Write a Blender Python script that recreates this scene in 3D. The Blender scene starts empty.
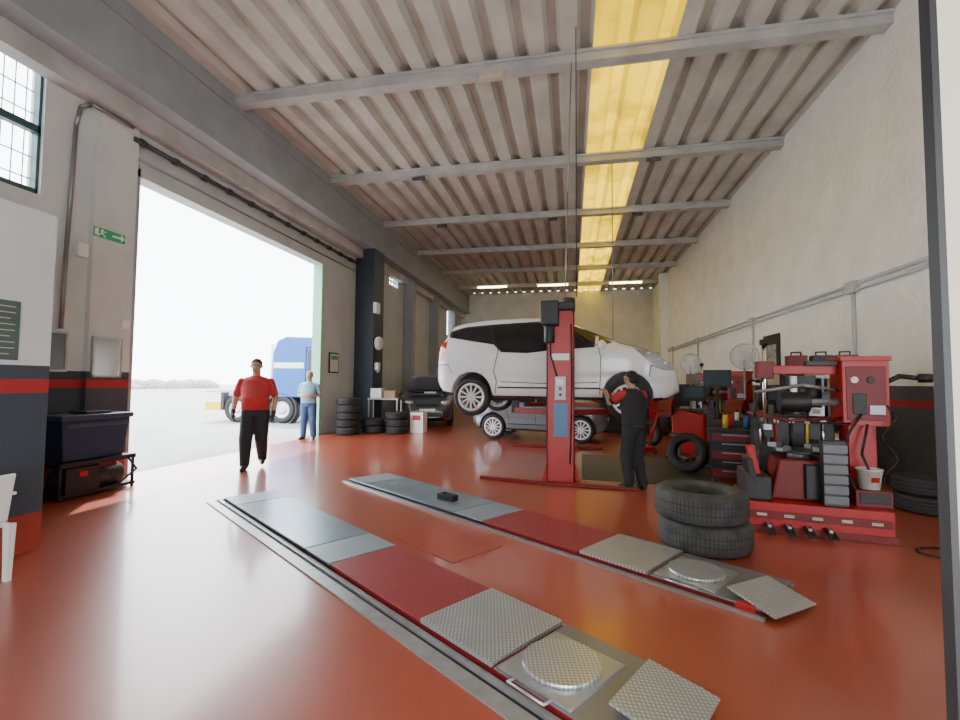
import bpy, bmesh, math, random
from mathutils import Vector, Matrix, Euler
from mathutils.bvhtree import BVHTree
random.seed(3)
SC=bpy.context.scene; COL=SC.collection
rad=math.radians
# ------------------------------------------------ materials
MATS={}
def pm(name,c,rough=.5,metal=0,var=.0,scale=4,bump=0,bscale=60,c2=None,coat=0,emit=None,es=0,alpha=1,trans=0):
    if name in MATS: return MATS[name]
    m=bpy.data.materials.new(name); m.use_nodes=True; nt=m.node_tree; b=nt.nodes['Principled BSDF']
    b.inputs['Roughness'].default_value=rough; b.inputs['Metallic'].default_value=metal
    tc=nt.nodes.new('ShaderNodeTexCoord'); no=nt.nodes.new('ShaderNodeTexNoise'); no.inputs['Scale'].default_value=scale; no.inputs['Detail'].default_value=6
    nt.links.new(tc.outputs['Object'],no.inputs['Vector'])
    r=nt.nodes.new('ShaderNodeValToRGB'); nt.links.new(no.outputs['Fac'],r.inputs[0])
    v=max(var,.04)
    a=c2 if c2 else tuple(x*(1-v*2) for x in c)
    r.color_ramp.elements[0].position=.3; r.color_ramp.elements[1].position=.7
    r.color_ramp.elements[0].color=(*a,1); r.color_ramp.elements[1].color=(*c,1)
    nt.links.new(r.outputs[0],b.inputs['Base Color'])
    if coat: b.inputs['Coat Weight'].default_value=coat; b.inputs['Coat Roughness'].default_value=.08
    if emit: b.inputs['Emission Color'].default_value=(*emit,1); b.inputs['Emission Strength'].default_value=es
    if bump:
        n2=nt.nodes.new('ShaderNodeTexNoise'); n2.inputs['Scale'].default_value=bscale; n2.inputs['Detail'].default_value=4
        nt.links.new(tc.outputs['Object'],n2.inputs['Vector'])
        bp=nt.nodes.new('ShaderNodeBump'); bp.inputs['Strength'].default_value=bump; bp.inputs['Distance'].default_value=.02
        nt.links.new(n2.outputs['Fac'],bp.inputs['Height']); nt.links.new(bp.outputs[0],b.inputs['Normal'])
    MATS[name]=m; return m
RED=pm('red_paint',(.44,.011,.011),.42,0,.06)
REDD=pm('dark_red_paint',(.2,.009,.011),.5,0,.12)
BLK=pm('black_plastic',(.012,.012,.014),.5,0,.1)
DGR=pm('dark_grey_metal',(.045,.047,.05),.5,.3,.1)
GRY=pm('grey_metal',(.3,.31,.32),.4,.6,.1)
GALV=pm('galvanised',(.5,.52,.53),.38,.7,.1,12)
CHR=pm('chrome',(.8,.8,.82),.15,1)
RUB=pm('tyre_rubber',(.022,.022,.024),.7,0,.15,8,.2,60)
WHT=pm('white_plastic',(.8,.8,.78),.4,0,.04)
CREAM=pm('cream_paint',(.5,.45,.36),.55,0,.05)
SIL=pm('rim_silver',(.72,.73,.75),.35,.3)
GLS=pm('dark_glass',(.01,.012,.014),.12,0,.02)
YEL=pm('yellow_paint',(.75,.5,.03),.5)
BLU=pm('blue_paint',(.03,.13,.4),.35,0,.05,coat=.3)
BROWN=pm('cardboard',(.38,.25,.14),.8,0,.08)
def mathn(nt,op,a,bv=None):
    n=nt.nodes.new('ShaderNodeMath'); n.operation=op
    for i,x in enumerate((a,bv)):
        if x is None: continue
        if isinstance(x,(int,float)): n.inputs[i].default_value=x
        else: nt.links.new(x,n.inputs[i])
    return n.outputs[0]
def plate(name,c,c2,rough=.35,metal=.7,sc=26.0):
    m=bpy.data.materials.new(name); m.use_nodes=True; nt=m.node_tree; b=nt.nodes['Principled BSDF']
    b.inputs['Roughness'].default_value=rough; b.inputs['Metallic'].default_value=metal
    tc=nt.nodes.new('ShaderNodeTexCoord'); sp=nt.nodes.new('ShaderNodeSeparateXYZ'); nt.links.new(tc.outputs['Object'],sp.inputs[0])
    mth=lambda op,a,bv=None: mathn(nt,op,a,bv)
    u=mth('MULTIPLY',mth('ADD',sp.outputs[0],sp.outputs[1]),sc*2); v=mth('MULTIPLY',mth('SUBTRACT',sp.outputs[0],sp.outputs[1]),sc*2)
    w=mth('MULTIPLY',mth('SINE',u),mth('SINE',v)); w=mth('GREATER_THAN',mth('ABSOLUTE',w),.5)
    no=nt.nodes.new('ShaderNodeTexNoise'); no.inputs['Scale'].default_value=5; nt.links.new(tc.outputs['Object'],no.inputs['Vector'])
    w2=mth('MULTIPLY',w,mth('ADD',no.outputs['Fac'],.25))
    mx=nt.nodes.new('ShaderNodeMix'); mx.data_type='RGBA'; nt.links.new(w2,mx.inputs[0])
    mx.inputs[6].default_value=(*c,1); mx.inputs[7].default_value=(*c2,1); nt.links.new(mx.outputs[2],b.inputs['Base Color'])
    bp=nt.nodes.new('ShaderNodeBump'); bp.inputs['Strength'].default_value=.5; bp.inputs['Distance'].default_value=.003
    nt.links.new(w,bp.inputs['Height']); nt.links.new(bp.outputs[0],b.inputs['Normal'])
    MATS[name]=m; return m
CHKG=plate('checker_plate_grey',(.42,.45,.46),(.78,.81,.83),.35,.7,52)
CHKD=plate('checker_plate_worn',(.28,.34,.38),(.5,.57,.6),.4,.5,52)
CHKR=plate('checker_plate_red',(.27,.025,.03),(.4,.07,.07),.4,.1,52)
PLB=pm('plate_blue_grey',(.33,.43,.49),.3,.5,.12,3)
def worn_tyre():
    m=bpy.data.materials.new('worn_tyre_rubber'); m.use_nodes=True; nt=m.node_tree; b=nt.nodes['Principled BSDF']; b.inputs['Roughness'].default_value=.75
    tc=nt.nodes.new('ShaderNodeTexCoord'); sp=nt.nodes.new('ShaderNodeSeparateXYZ'); nt.links.new(tc.outputs['Object'],sp.inputs[0])
    ang=mathn(nt,'ARCTAN2',sp.outputs[1],sp.outputs[0])
    s=mathn(nt,'GREATER_THAN',mathn(nt,'SINE',mathn(nt,'MULTIPLY',ang,72)),.8)
    az=mathn(nt,'ABSOLUTE',sp.outputs[2]); g=mathn(nt,'LESS_THAN',mathn(nt,'ABSOLUTE',mathn(nt,'SUBTRACT',az,.035)),.004)
    s=mathn(nt,'MAXIMUM',s,g)
    r2=mathn(nt,'ADD',mathn(nt,'POWER',sp.outputs[0],2),mathn(nt,'POWER',sp.outputs[1],2))
    tr=mathn(nt,'GREATER_THAN',r2,.394*.394); s=mathn(nt,'MULTIPLY',s,tr)
    no=nt.nodes.new('ShaderNodeTexNoise'); no.inputs['Scale'].default_value=9; nt.links.new(tc.outputs['Object'],no.inputs['Vector'])
    rp=nt.nodes.new('ShaderNodeValToRGB'); nt.links.new(no.outputs['Fac'],rp.inputs[0]); rp.color_ramp.elements[0].color=(.032,.032,.032,1); rp.color_ramp.elements[1].color=(.07,.068,.065,1); rp.color_ramp.elements[0].position=.3; rp.color_ramp.elements[1].position=.7
    mx=nt.nodes.new('ShaderNodeMix'); mx.data_type='RGBA'; nt.links.new(s,mx.inputs[0]); nt.links.new(rp.outputs[0],mx.inputs[6]); mx.inputs[7].default_value=(.02,.02,.02,1)
    nt.links.new(mx.outputs[2],b.inputs['Base Color']); return m
RUBW=worn_tyre()
# ------------------------------------------------ mesh builder
class MB:
    def __init__(s): s.bm=bmesh.new(); s.mats=[]
    def mi(s,m):
        if m not in s.mats: s.mats.append(m)
        return s.mats.index(m)
    def _f(s,vs,m,smooth=False):
        k=s.mi(m)
        fs=set(f for v in vs for f in v.link_faces)
        for f in fs: f.material_index=k; f.smooth=smooth
    def box(s,c,d,m,rot=(0,0,0)):
        M=Matrix.Translation(c)@Euler([rad(a) for a in rot]).to_matrix().to_4x4()@Matrix.Diagonal((*d,1))
        r=bmesh.ops.create_cube(s.bm,size=1,matrix=M); s._f(r['verts'],m); return s
    def bb(s,x0,x1,y0,y1,z0,z1,m): return s.box(((x0+x1)/2,(y0+y1)/2,(z0+z1)/2),(abs(x1-x0),abs(y1-y0),abs(z1-z0)),m)
    def cyl(s,p1,p2,r1,m,r2=None,seg=16):
        p1=Vector(p1);p2=Vector(p2); d=p2-p1; L=d.length
        if L<1e-6: return s
        M=Matrix.Translation((p1+p2)/2)@d.to_track_quat('Z','Y').to_matrix().to_4x4()
        r=bmesh.ops.create_cone(s.bm,cap_ends=True,segments=seg,radius1=r1,radius2=r1 if r2 is None else r2,depth=L,matrix=M)
        k=s.mi(m)
        for f in set(f for v in r['verts'] for f in v.link_faces): f.material_index=k; f.smooth=len(f.verts)==4
        return s
    def ball(s,c,r,m,seg=16,rot=(0,0,0)):
        if not hasattr(r,'__len__'): r=(r,r,r)
        M=Matrix.Translation(c)@Euler([rad(a) for a in rot]).to_matrix().to_4x4()@Matrix.Diagonal((*r,1))
        q=bmesh.ops.create_uvsphere(s.bm,u_segments=seg,v_segments=max(8,seg*2//3),radius=1,matrix=M); s._f(q['verts'],m,True); return s
    def tube(s,pts,r,m,seg=8):
        for a,b in zip(pts,pts[1:]):
            s.cyl(a,b,r,m,seg=seg)
        for p in pts[1:-1]: s.ball(p,r,m,seg)
        return s
    def limb(s,pts,rs,m):
        for i in range(len(pts)-1): s.cyl(pts[i],pts[i+1],rs[i],m,r2=rs[i+1],seg=20)
        for p,r in zip(pts,rs): s.ball(p,r,m,20)
        return s
    def loft(s,rings,m,smooth=True,closed=False):
        k=s.mi(m); R=[[s.bm.verts.new(p) for p in r] for r in rings]; n=len(R[0])
        pr=list(zip(R,R[1:]))+([(R[-1],R[0])] if closed else [])
        for a,b in pr:
            for i in range(n):
                f=s.bm.faces.new((a[i],a[(i+1)%n],b[(i+1)%n],b[i])); f.material_index=k; f.smooth=smooth
        if not closed:
            for r in (R[0][::-1],R[-1]):
                f=s.bm.faces.new(r); f.material_index=k
        return s
    def lathe(s,prof,m,c=(0,0,0),axis='Z',seg=32,closed=False,smooth=True):
        rings=[]
        for r,h in prof:
            ring=[]
            for i in range(seg):
                a=2*math.pi*i/seg; x,y=r*math.cos(a),r*math.sin(a)
                p={'Z':(x,y,h),'Y':(x,h,-y),'X':(h,x,y)}[axis]
                ring.append((p[0]+c[0],p[1]+c[1],p[2]+c[2]))
            rings.append(ring)
        return s.loft(rings,m,smooth,closed)
    def prism(s,pts,axis,a,b,m):
        def P(u,v,w): return {'X':(w,u,v),'Y':(u,w,v),'Z':(u,v,w)}[axis]
        return s.loft([[P(u,v,a) for u,v in pts],[P(u,v,b) for u,v in pts]],m,False)
    def obj(s,name,parent=None,loc=(0,0,0),rot=(0,0,0),bev=0,**kw):
        bmesh.ops.recalc_face_normals(s.bm,faces=s.bm.faces)
        me=bpy.data.meshes.new(name); s.bm.to_mesh(me); s.bm.free()
        for m in s.mats: me.materials.append(m)
        o=bpy.data.objects.new(name,me); COL.objects.link(o)
        o.location=loc; o.rotation_euler=[rad(a) for a in rot]
        if parent: o.parent=parent
        if bev:
            b=o.modifiers.new('bevel','BEVEL'); b.width=bev; b.segments=2; b.limit_method='ANGLE'
        for k,v in kw.items(): o[k]=v
        return o
def thing(name,label,cat,loc=(0,0,0),rz=0,**kw):
    o=bpy.data.objects.new(name,None); COL.objects.link(o); o.location=loc; o.rotation_euler=(0,0,rad(rz)); o.empty_display_size=.1
    o['label']=label; o['category']=cat
    for k,v in kw.items(): o[k]=v
    return o
def sub(name,parent,loc=(0,0,0),rot=(0,0,0)):
    e=bpy.data.objects.new(name,None); COL.objects.link(e); e.parent=parent; e.location=loc; e.rotation_euler=[rad(a) for a in rot]; return e
def dup(t,loc,rz=None,label=None,rot=None):
    n=t.copy(); COL.objects.link(n); n.location=loc
    if rz is not None: n.rotation_euler=(0,0,rad(rz))
    if rot is not None: n.rotation_euler=[rad(a) for a in rot]
    if label: n['label']=label
    def rec(a,b):
        for c in a.children:
            d=c.copy(); COL.objects.link(d); d.parent=b; rec(c,d)
    rec(t,n); return n
ST={'kind':'structure'}
# ------------------------------------------------ structure
def floor_mat():
    m=bpy.data.materials.new('red_epoxy'); m.use_nodes=True; nt=m.node_tree; b=nt.nodes['Principled BSDF']
    ge=nt.nodes.new('ShaderNodeNewGeometry'); mp=nt.nodes.new('ShaderNodeMapping'); mp.inputs['Location'].default_value=(3.3,7.7,5.37); nt.links.new(ge.outputs['Position'],mp.inputs['Vector'])
    n=nt.nodes.new('ShaderNodeTexNoise'); n.inputs['Scale'].default_value=.5; n.inputs['Detail'].default_value=2; nt.links.new(mp.outputs[0],n.inputs['Vector'])
    mx=nt.nodes.new('ShaderNodeMix'); mx.data_type='RGBA'; nt.links.new(n.outputs['Fac'],mx.inputs[0]); mx.inputs[6].default_value=(.31,.044,.018,1); mx.inputs[7].default_value=(.43,.08,.03,1)
    nt.links.new(mx.outputs[2],b.inputs['Base Color'])
    b.inputs['Roughness'].default_value=.32
    b.inputs['IOR'].default_value=1.65; b.inputs['Specular IOR Level'].default_value=.8
    b.inputs['Coat Weight'].default_value=.6; b.inputs['Coat Roughness'].default_value=.11
    return m
def band_mat(name,base,dirt,bands,bump=.3):
    m=bpy.data.materials.new(name); m.use_nodes=True; nt=m.node_tree; b=nt.nodes['Principled BSDF']; b.inputs['Roughness'].default_value=.75
    ge=nt.nodes.new('ShaderNodeNewGeometry'); sp=nt.nodes.new('ShaderNodeSeparateXYZ'); nt.links.new(ge.outputs['Position'],sp.inputs[0])
    n=nt.nodes.new('ShaderNodeTexNoise'); n.inputs['Scale'].default_value=1.5; n.inputs['Detail'].default_value=10; nt.links.new(ge.outputs['Position'],n.inputs['Vector'])
    r=nt.nodes.new('ShaderNodeValToRGB'); nt.links.new(n.outputs['Fac'],r.inputs[0]); e=r.color_ramp.elements
    e[0].position=.3;e[0].color=(*dirt,1);e[1].position=.65;e[1].color=(*base,1)
    out=r.outputs[0]
    for z,col in bands:
        lt=nt.nodes.new('ShaderNodeMath'); lt.operation='LESS_THAN'; lt.inputs[1].default_value=z; nt.links.new(sp.outputs[2],lt.inputs[0])
        mx=nt.nodes.new('ShaderNodeMix'); mx.data_type='RGBA'; nt.links.new(lt.outputs[0],mx.inputs[0]); nt.links.new(out,mx.inputs[6]); mx.inputs[7].default_value=(*col,1); out=mx.outputs[2]
    nt.links.new(out,b.inputs['Base Color'])
    n2=nt.nodes.new('ShaderNodeTexNoise'); n2.inputs['Scale'].default_value=9; n2.inputs['Detail'].default_value=8; nt.links.new(ge.outputs['Position'],n2.inputs['Vector'])
    bp=nt.nodes.new('ShaderNodeBump'); bp.inputs['Strength'].default_value=bump; bp.inputs['Distance'].default_value=.04; nt.links.new(n2.outputs['Fac'],bp.inputs['Height']); nt.links.new(bp.outputs[0],b.inputs['Normal'])
    return m
DB=(.045,.055,.075); RB=(.36,.02,.025)
M_LEFT=band_mat('grey_wall',(.5,.53,.53),(.42,.45,.45),[])
M_NEAR=band_mat('banded_wall',(.6,.63,.62),(.52,.54,.54),[(1.62,DB),(1.5,RB),(1.38,DB),(.33,(.3,.035,.02))],.1)
M_RIGHT=band_mat('plaster_wall',(.9,.91,.85),(.8,.81,.75),[(1.5,(.07,.078,.09)),(1.3,RB),(1.2,(.07,.078,.09))],.7)
M_BACK=band_mat('back_wall_paint',(.7,.7,.66),(.58,.58,.55),[(1.4,(.3,.3,.3))],.2)
CONC=pm('concrete_paint',(.33,.36,.37),.7,0,.1,1.5,.2,20)
BEAMM=pm('beam_paint',(.5,.5,.48),.65,0,.14,2,.2,20)
XL=-6.95; XR=4.67; ZC=7.05; YB=28.5; YF=-2.5
MB().bb(XL-.0,XR+.2,YF,YB+.2,-.2,0,floor_mat()).obj('floor',**ST)
b=MB()
ys=[YF,3.2,4.8,6.18,11.9,16.8,17.7,25.3,26.7,YB+.2]; zs=[0,3.95,4.2,4.85,5.3,5.75,5.85,ZC]
def hole(y,z):
    return (3.2<y<4.8 and 3.95<z<5.75) or (6.18<y<11.9 and z<4.85) or (16.8<y<17.7 and 5.3<z<5.75) or (25.3<y<26.7 and 4.2<z<5.85)
for i in range(len(ys)-1):
    j=0
    while j<len(zs)-1:
        if hole((ys[i]+ys[i+1])/2,(zs[j]+zs[j+1])/2): j+=1; continue
        k=j
        while k+1<len(zs)-1 and not hole((ys[i]+ys[i+1])/2,(zs[k+1]+zs[k+2])/2): k+=1
        b.bb(XL-.25,XL,ys[i],ys[i+1],zs[j],zs[k+1],M_LEFT if ys[i]>5 else M_NEAR); j=k+1
b.obj('wall_left',**ST)
MB().bb(XR,XR+.2,YF,YB+.2,0,ZC+.1,M_RIGHT).obj('wall_right',**ST)
MB().bb(XL,XR,YB,YB+.2,0,ZC+.1,M_BACK).obj('wall_back',**ST)
MB().bb(XL,-1.8,YF-.2,YF,0,ZC+.1,M_NEAR).bb(-1.8,XR,YF-.2,YF,3.2,ZC+.1,M_NEAR).obj('wall_front_blocker',**ST)  # unseen wall behind the camera, added to hold back daylight from that side
MB().bb(-6.95,-4.65,-2.4,3.36,0,3.0,M_NEAR).obj('wall_partition',**ST)
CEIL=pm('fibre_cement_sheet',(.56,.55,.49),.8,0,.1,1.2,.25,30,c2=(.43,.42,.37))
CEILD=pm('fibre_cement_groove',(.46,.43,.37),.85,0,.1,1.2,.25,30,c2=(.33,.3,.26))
def skymat(k):
    m=bpy.data.materials.new('yellow_translucent'); m.use_nodes=True; nt=m.node_tree; nt.nodes.clear()
    o=nt.nodes.new('ShaderNodeOutputMaterial'); tr=nt.nodes.new('ShaderNodeBsdfTranslucent'); di=nt.nodes.new('ShaderNodeBsdfDiffuse')
    tc=nt.nodes.new('ShaderNodeNewGeometry'); n=nt.nodes.new('ShaderNodeTexNoise'); n.inputs['Scale'].default_value=.9; n.inputs['Detail'].default_value=6; nt.links.new(tc.outputs['Position'],n.inputs['Vector'])
    r=nt.nodes.new('ShaderNodeValToRGB'); nt.links.new(n.outputs['Fac'],r.inputs[0]); r.color_ramp.elements[0].position=.33; r.color_ramp.elements[0].color=(.1*k,.06*k,.0005,1); r.color_ramp.elements[1].position=.5; r.color_ramp.elements[1].color=(.22*k,.135*k,.0005,1)
    for x in (tr,di): nt.links.new(r.outputs[0],x.inputs[0])
    a=nt.nodes.new('ShaderNodeMixShader'); nt.links.new(tr.outputs[0],a.inputs[1]); nt.links.new(di.outputs[0],a.inputs[2]); a.inputs[0].default_value=.1
    nt.links.new(a.outputs[0],o.inputs[0]); return m
def corr(x0,x1,y0,y1,mats,name,pitch=.52,h=.12):
    n=max(1,round((x1-x0)/pitch)); p=(x1-x0)/n; pts=[]
    for i in range(n):
        x=x0+i*p; pts+=[(x,0),(x+p*.5,0),(x+p*.62,h),(x+p*.88,h)]
    pts.append((x1,0))
    bm=bmesh.new(); ny=len(mats)-1 if len(mats)>2 else 1
    Y=[y0+(y1-y0)*j/ny for j in range(ny+1)]
    R=[[bm.verts.new((x,y,ZC+z)) for x,z in pts] for y in Y]
    for j in range(ny):
        for i in range(len(pts)-1):
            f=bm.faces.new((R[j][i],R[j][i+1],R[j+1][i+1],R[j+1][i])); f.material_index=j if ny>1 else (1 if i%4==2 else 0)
    me=bpy.data.meshes.new(name); bm.to_mesh(me)
    for q in mats: me.materials.append(q)
    o=bpy.data.objects.new(name,me); COL.objects.link(o); o['kind']='structure'
    return o
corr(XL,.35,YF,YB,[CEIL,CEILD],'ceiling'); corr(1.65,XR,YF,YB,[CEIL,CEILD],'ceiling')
corr(.35,1.65,YF,YB,[skymat(k) for k in (.9,.7,1.0,.8,1.1,.95,1.2,1.0,1.3,1.15,1.4,1.3,1.4)],'window_1')
for i,y in enumerate([.55,4.15,7.75,11.35,14.95,18.55,22.15,25.75]):
    MB().bb(-6.4,XR,y-.11,y+.11,6.86,7.04,BEAMM).bb(-6.4,XR,y-.16,y+.16,7.0,7.045,BEAMM).obj('trim_%d'%(i+1),**ST)
MB().bb(-6.95,-6.4,YF,YB,5.95,7.05,CONC).bb(-6.95,-6.33,YF,YB,5.85,5.98,CONC).bb(-6.95,-6.36,YF,YB,6.75,6.83,CONC).obj('trim_20',**ST)
MB().bb(-6.95,-6.7,YF,YB,5.55,5.85,BEAMM).obj('trim_21',**ST)
DKB=pm('dark_blue_paint',(.025,.04,.06),.5,0,.1)
MB().bb(-6.95,-6.3,13.95,14.75,0,5.86,DKB).obj('trim_22',**ST)
for i,y in enumerate([18.55,22.15,25.75]): MB().bb(-6.95,-6.55,y-.2,y+.2,0,5.86,CONC).obj('trim_%d'%(23+i),**ST)
MB().bb(-6.95,-6.87,5.45,6.1,0,5.56,M_NEAR).obj('trim_27',**ST)
MB().bb(4.3,XR,24.0,24.5,0,7.0,M_RIGHT).obj('trim_28',**ST)
GRN=pm('green_paint',(.28,.6,.42),.5)
MB().bb(-7.2,-6.95,11.86,11.9,0,4.82,GRN).bb(-6.95,-6.93,11.86,11.98,0,4.9,GRN).obj('door_1',**ST)
MB().bb(-7.22,-6.92,6.06,6.2,0,4.95,CONC).bb(-7.22,-6.92,6.06,12.0,4.82,4.95,M_LEFT).obj('trim_31',**ST)
TEAL=pm('teal_frame',(.03,.09,.1),.4)
b=MB()
for y in (3.2,3.73,4.26,4.8): b.bb(-7.1,-7.0,y-.035,y+.035,3.95,5.75,TEAL)
for z in (3.98,4.84,5.72): b.bb(-7.1,-7.0,3.2,4.8,z-.05,z+.05,TEAL)
for y in [3.3+.13*k for k in range(12)]: b.cyl((-7.18,y,3.95),(-7.18,y,5.75),.008,GRY,seg=6)
for z in (4.2,4.5,5.1,5.4): b.cyl((-7.17,3.2,z),(-7.17,4.8,z),.01,GRY,seg=6)
b.obj('window_2',**ST)
MB().bb(-7.1,-7.05,16.8,17.7,5.5,5.54,TEAL).bb(-7.1,-7.05,17.23,17.27,5.3,5.75,TEAL).obj('window_3',**ST)
MB().bb(-7.1,-7.05,25.3,26.7,4.98,5.02,TEAL).bb(-7.1,-7.05,25.97,26.03,4.2,5.85,TEAL).obj('window_4',**ST)
MB().bb(.797,2.3,1.17,1.196,0,3.2,CREAM).obj('door_2',**ST)
MB().bb(.783,.797,1.167,1.199,0,3.2,BLK).obj('trim_29',**ST)
OUT=pm('outdoor_concrete',(.34,.34,.33),.8,0,.12,.5,.2,20)
MB().bb(-160,-7.2,-80,160,-.25,-.03,OUT).obj('ground',label='pale sunlit concrete yard outside the door',category='ground',kind='structure')
MB().bb(-7.2,XL,6.18,11.9,-.2,.002,OUT).obj('trim_30',**ST)
b=MB(); HEDGE=pm('hedge',(.34,.32,.27),.9,0,.2,2)
for k in range(50):
    x=-70-random.random()*8; y=8+k*1.5; b.ball((x,y,.1),(1.5+random.random()*2,1.6,.8+random.random()*1.1),HEDGE,8)
b.obj('rubble_mound',label='distant low mounds of rubble and scrub',category='rubble',kind='stuff')
# ------------------------------------------------ wall services
def tubeobj(name,label,cat,pts,r,m,**kw):
    return MB().tube(pts,r,m).obj(name,label=label,category=cat,**kw)
b=MB().cyl((-6.85,6.0,5.35),(-6.85,13.9,5.35),.04,DGR,seg=12)
for k in range(12): b.cyl((-6.85,6.1+.66*k,5.35),(-6.85,6.18+.66*k,5.35),.06,DGR,seg=12); b.bb(-6.945,-6.85,6.12+.66*k,6.16+.66*k,5.33,5.37,DGR)
b.obj('shutter_shaft',label='dark metal shutter shaft with collars above the doorway',category='pipe')
tubeobj('conduit','grey conduit bending down the wall beside the window','conduit',[(-6.82,5.95,5.5),(-6.84,5.3,5.5),(-6.88,5.2,5.4),(-6.9,5.16,5.1),(-6.9,5.12,3.4),(-6.9,5.1,2.2)],.028,GRY)
tubeobj('conduit','thin grey conduit along the wall above the doorway','conduit',[(-6.93,6.15,5.1),(-6.93,13.9,5.1)],.02,GRY)
b=MB(); PG=pm('pale_conduit',(.5,.51,.5),.5)
for z in (3.2,3.1): b.cyl((4.64,4,z),(4.64,YB-.1,z),.03,PG,seg=10)
b.obj('wall_conduit',label='pair of grey conduit pipes running along the plaster wall',category='conduit')
jb=None
for y in (8.8,13.2,18.6,23):
    if not jb:
        t=thing('junction_box','grey junction box with conduit dropping down the plaster wall','junction box',(4.62,y,3.15),group='junction boxes on the wall conduit')
        MB().box((-.0,0,0),(.09,.26,.2),PG).obj('box_housing',t,bev=.01); MB().cyl((.02,0,-.1),(.02,0,-1.55),.03,PG).obj('drop_pipe',t); jb=t
    else: dup(jb,(4.62,y,3.15))
t=thing('exit_sign','green emergency exit sign with white running figure and arrow','sign',(-6.855,5.68,3.68)); t.scale=(1,.85,.75)
SG=pm('sign_green',(.02,.4,.17),.4); MB().box((0,0,0),(.02,.56,.18),SG).obj('sign_panel',t)
x=.012
MB().box((x,.12,0),(.004,.16,.04),WHT).prism([(.2,.08),(.27,0),(.2,-.08)],'X',x-.002,x+.002,WHT).obj('arrow_symbol',t)
b=MB()
b.ball((x,-.14,.055),(.003,.018,.018),WHT,8).box((x,-.15,.01),(.004,.03,.08),WHT,(20,0,0)).box((x,-.11,-.045),(.004,.02,.08),WHT,(40,0,0)).box((x,-.19,-.045),(.004,.02,.08),WHT,(-40,0,0)).box((x,-.11,.03),(.004,.07,.015),WHT).box((x,-.24,0),(.004,.06,.14),WHT)
b.obj('running_figure_symbol',t)
for (y0,y1,z0,z1,c,l) in [(4.98,5.2,1.62,2.15,(.12,.16,.17),'small dark notice case fixed on the wall'),(5.5,5.92,1.55,2.12,(.5,.52,.52),'silver framed wall mirror above the dark band')]:
    sm_=y0<5.2
    t=thing('notice_case' if sm_ else 'wall_mirror',l,'notice board' if sm_ else 'mirror',(-6.93 if sm_ else -6.84,(y0+y1)/2,z0))
    w=y1-y0;h=z1-z0
    b=MB()
    for s in (-1,1): b.box((0,s*w/2,h/2),(.04,.03,h+.03),GALV)
    for z in (0,h): b.box((0,0,z),(.04,w,.03),GALV)
    b.obj('frame',t); MB().box((-.005,0,h/2),(.015,w,h),pm('case_%d'%int(y0*100),c,.15,.5 if not sm_ else 0)).obj('pane' if sm_ else 'mirror_glass',t)
t=thing('notice_sign','dark grey-green wall notice with rows of pale printed lines','sign',(-4.64,2.93,1.66))
MB().box((0,0,.25),(.015,.34,.5),pm('notice_green',(.07,.11,.105),.5)).obj('sign_panel',t)
b=MB()
for k in range(9): b.box((.01,0,.05+.05*k),(.003,.27 if k%3 else .2,.008),CREAM)
b.obj('printed_lines',t)
MB().box((-6.84,5.98,2.35),(.05,.1,.14),WHT).obj('light_switch_box',label='small white switch box beside the doorway',category='switch',bev=.01)
MB().box((-6.88,5.3,3.35),(.1,.14,.2),WHT).obj('alarm_box',label='small grey alarm box under the exit sign',category='alarm',bev=.01)
t=thing('notice_board','framed green and white notice hanging beside the doorway','notice board',(-6.92,12.6,1.75))
MB().box((0,0,.3),(.03,.55,.6),BLK).obj('frame',t); MB().box((.018,0,.3),(.006,.47,.52),pm('notice_board_face',(.6,.65,.6),.6)).box((.022,0,.45),(.004,.4,.12),SG).obj('notice_sheet',t)
MB().box((-6.24,14.05,3.9),(.12,.3,.35),WHT).obj('control_box',label='white electrical control box on dark column',category='electrical box',bev=.01)
t=thing('hose_reel','white round hose reel mounted on dark column','hose reel',(-6.16,14.1,2.75)); MB().lathe([(.0,-.07),(.2,-.07),(.22,-.03),(.22,.03),(.2,.07),(0,.07)],WHT,axis='X').obj('reel_drum',t); MB().box((-.1,0,0),(.06,.1,.3),DGR).obj('bracket',t)
t=thing('soap_dispenser','small white dispenser on dark column','dispenser',(-6.22,14.15,2.0)); MB().box((0,0,0),(.14,.2,.26),WHT).obj('dispenser_body',t,bev=.03); MB().box((.03,0,-.16),(.08,.08,.07),GRY).obj('nozzle',t)
t=thing('wall_poster','black framed poster with pale figure print on plaster wall','poster',(4.65,12.1,1.75)); MB().box((0,0,.47),(.03,.9,.94),BLK).obj('frame',t); MB().box((-.02,0,.45),(.005,.6,.5),pm('poster_print',(.12,.12,.13),.5,0,.3,8,c2=(.5,.48,.42))).obj('print',t)
for x,z,w,h,c in [(3.3,2.5,1.5,.5,(.15,.28,.12)),(3.3,1.9,1.5,.5,(.55,.5,.4)),(1.4,2.2,1.2,.8,(.5,.08,.05)),(-1.8,2.4,1.2,.8,(.5,.5,.48))]:
    MB().box((x,YB-.03,z),(w,.05,h),pm('poster_%d'%int(x*100+z*10),c,.6,0,.3,3)).obj('wall_poster',label='printed advertising panel on the end wall',category='poster',group='panels on the end wall')
EM=pm('lamp_tube',(1,1,1),.5,emit=(1,.85,.45),es=14)
lt=None
for x,y in [(-4.3,24.9),(-1.0,24.9),(2.75,24.9)]:
    if not lt:
        lt=thing('ceiling_lamp','white fluorescent batten lamp, lit, under the roof beams','lamp',(x,y,6.76),group='fluorescent ceiling lamps')
        MB().box((0,0,.07),(1.7,.2,.06),WHT).obj('lamp_housing',lt); MB().cyl((-.8,0,0),(.8,0,0),.05,EM).obj('tube',lt); MB().cyl((-.6,0,.08),(-.6,0,.29),.006,GRY).obj('hanger',lt); MB().cyl((.6,0,.08),(.6,0,.29),.006,GRY).obj('hanger',lt)
    else: dup(lt,(x,y,6.76))
fl=None
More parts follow.
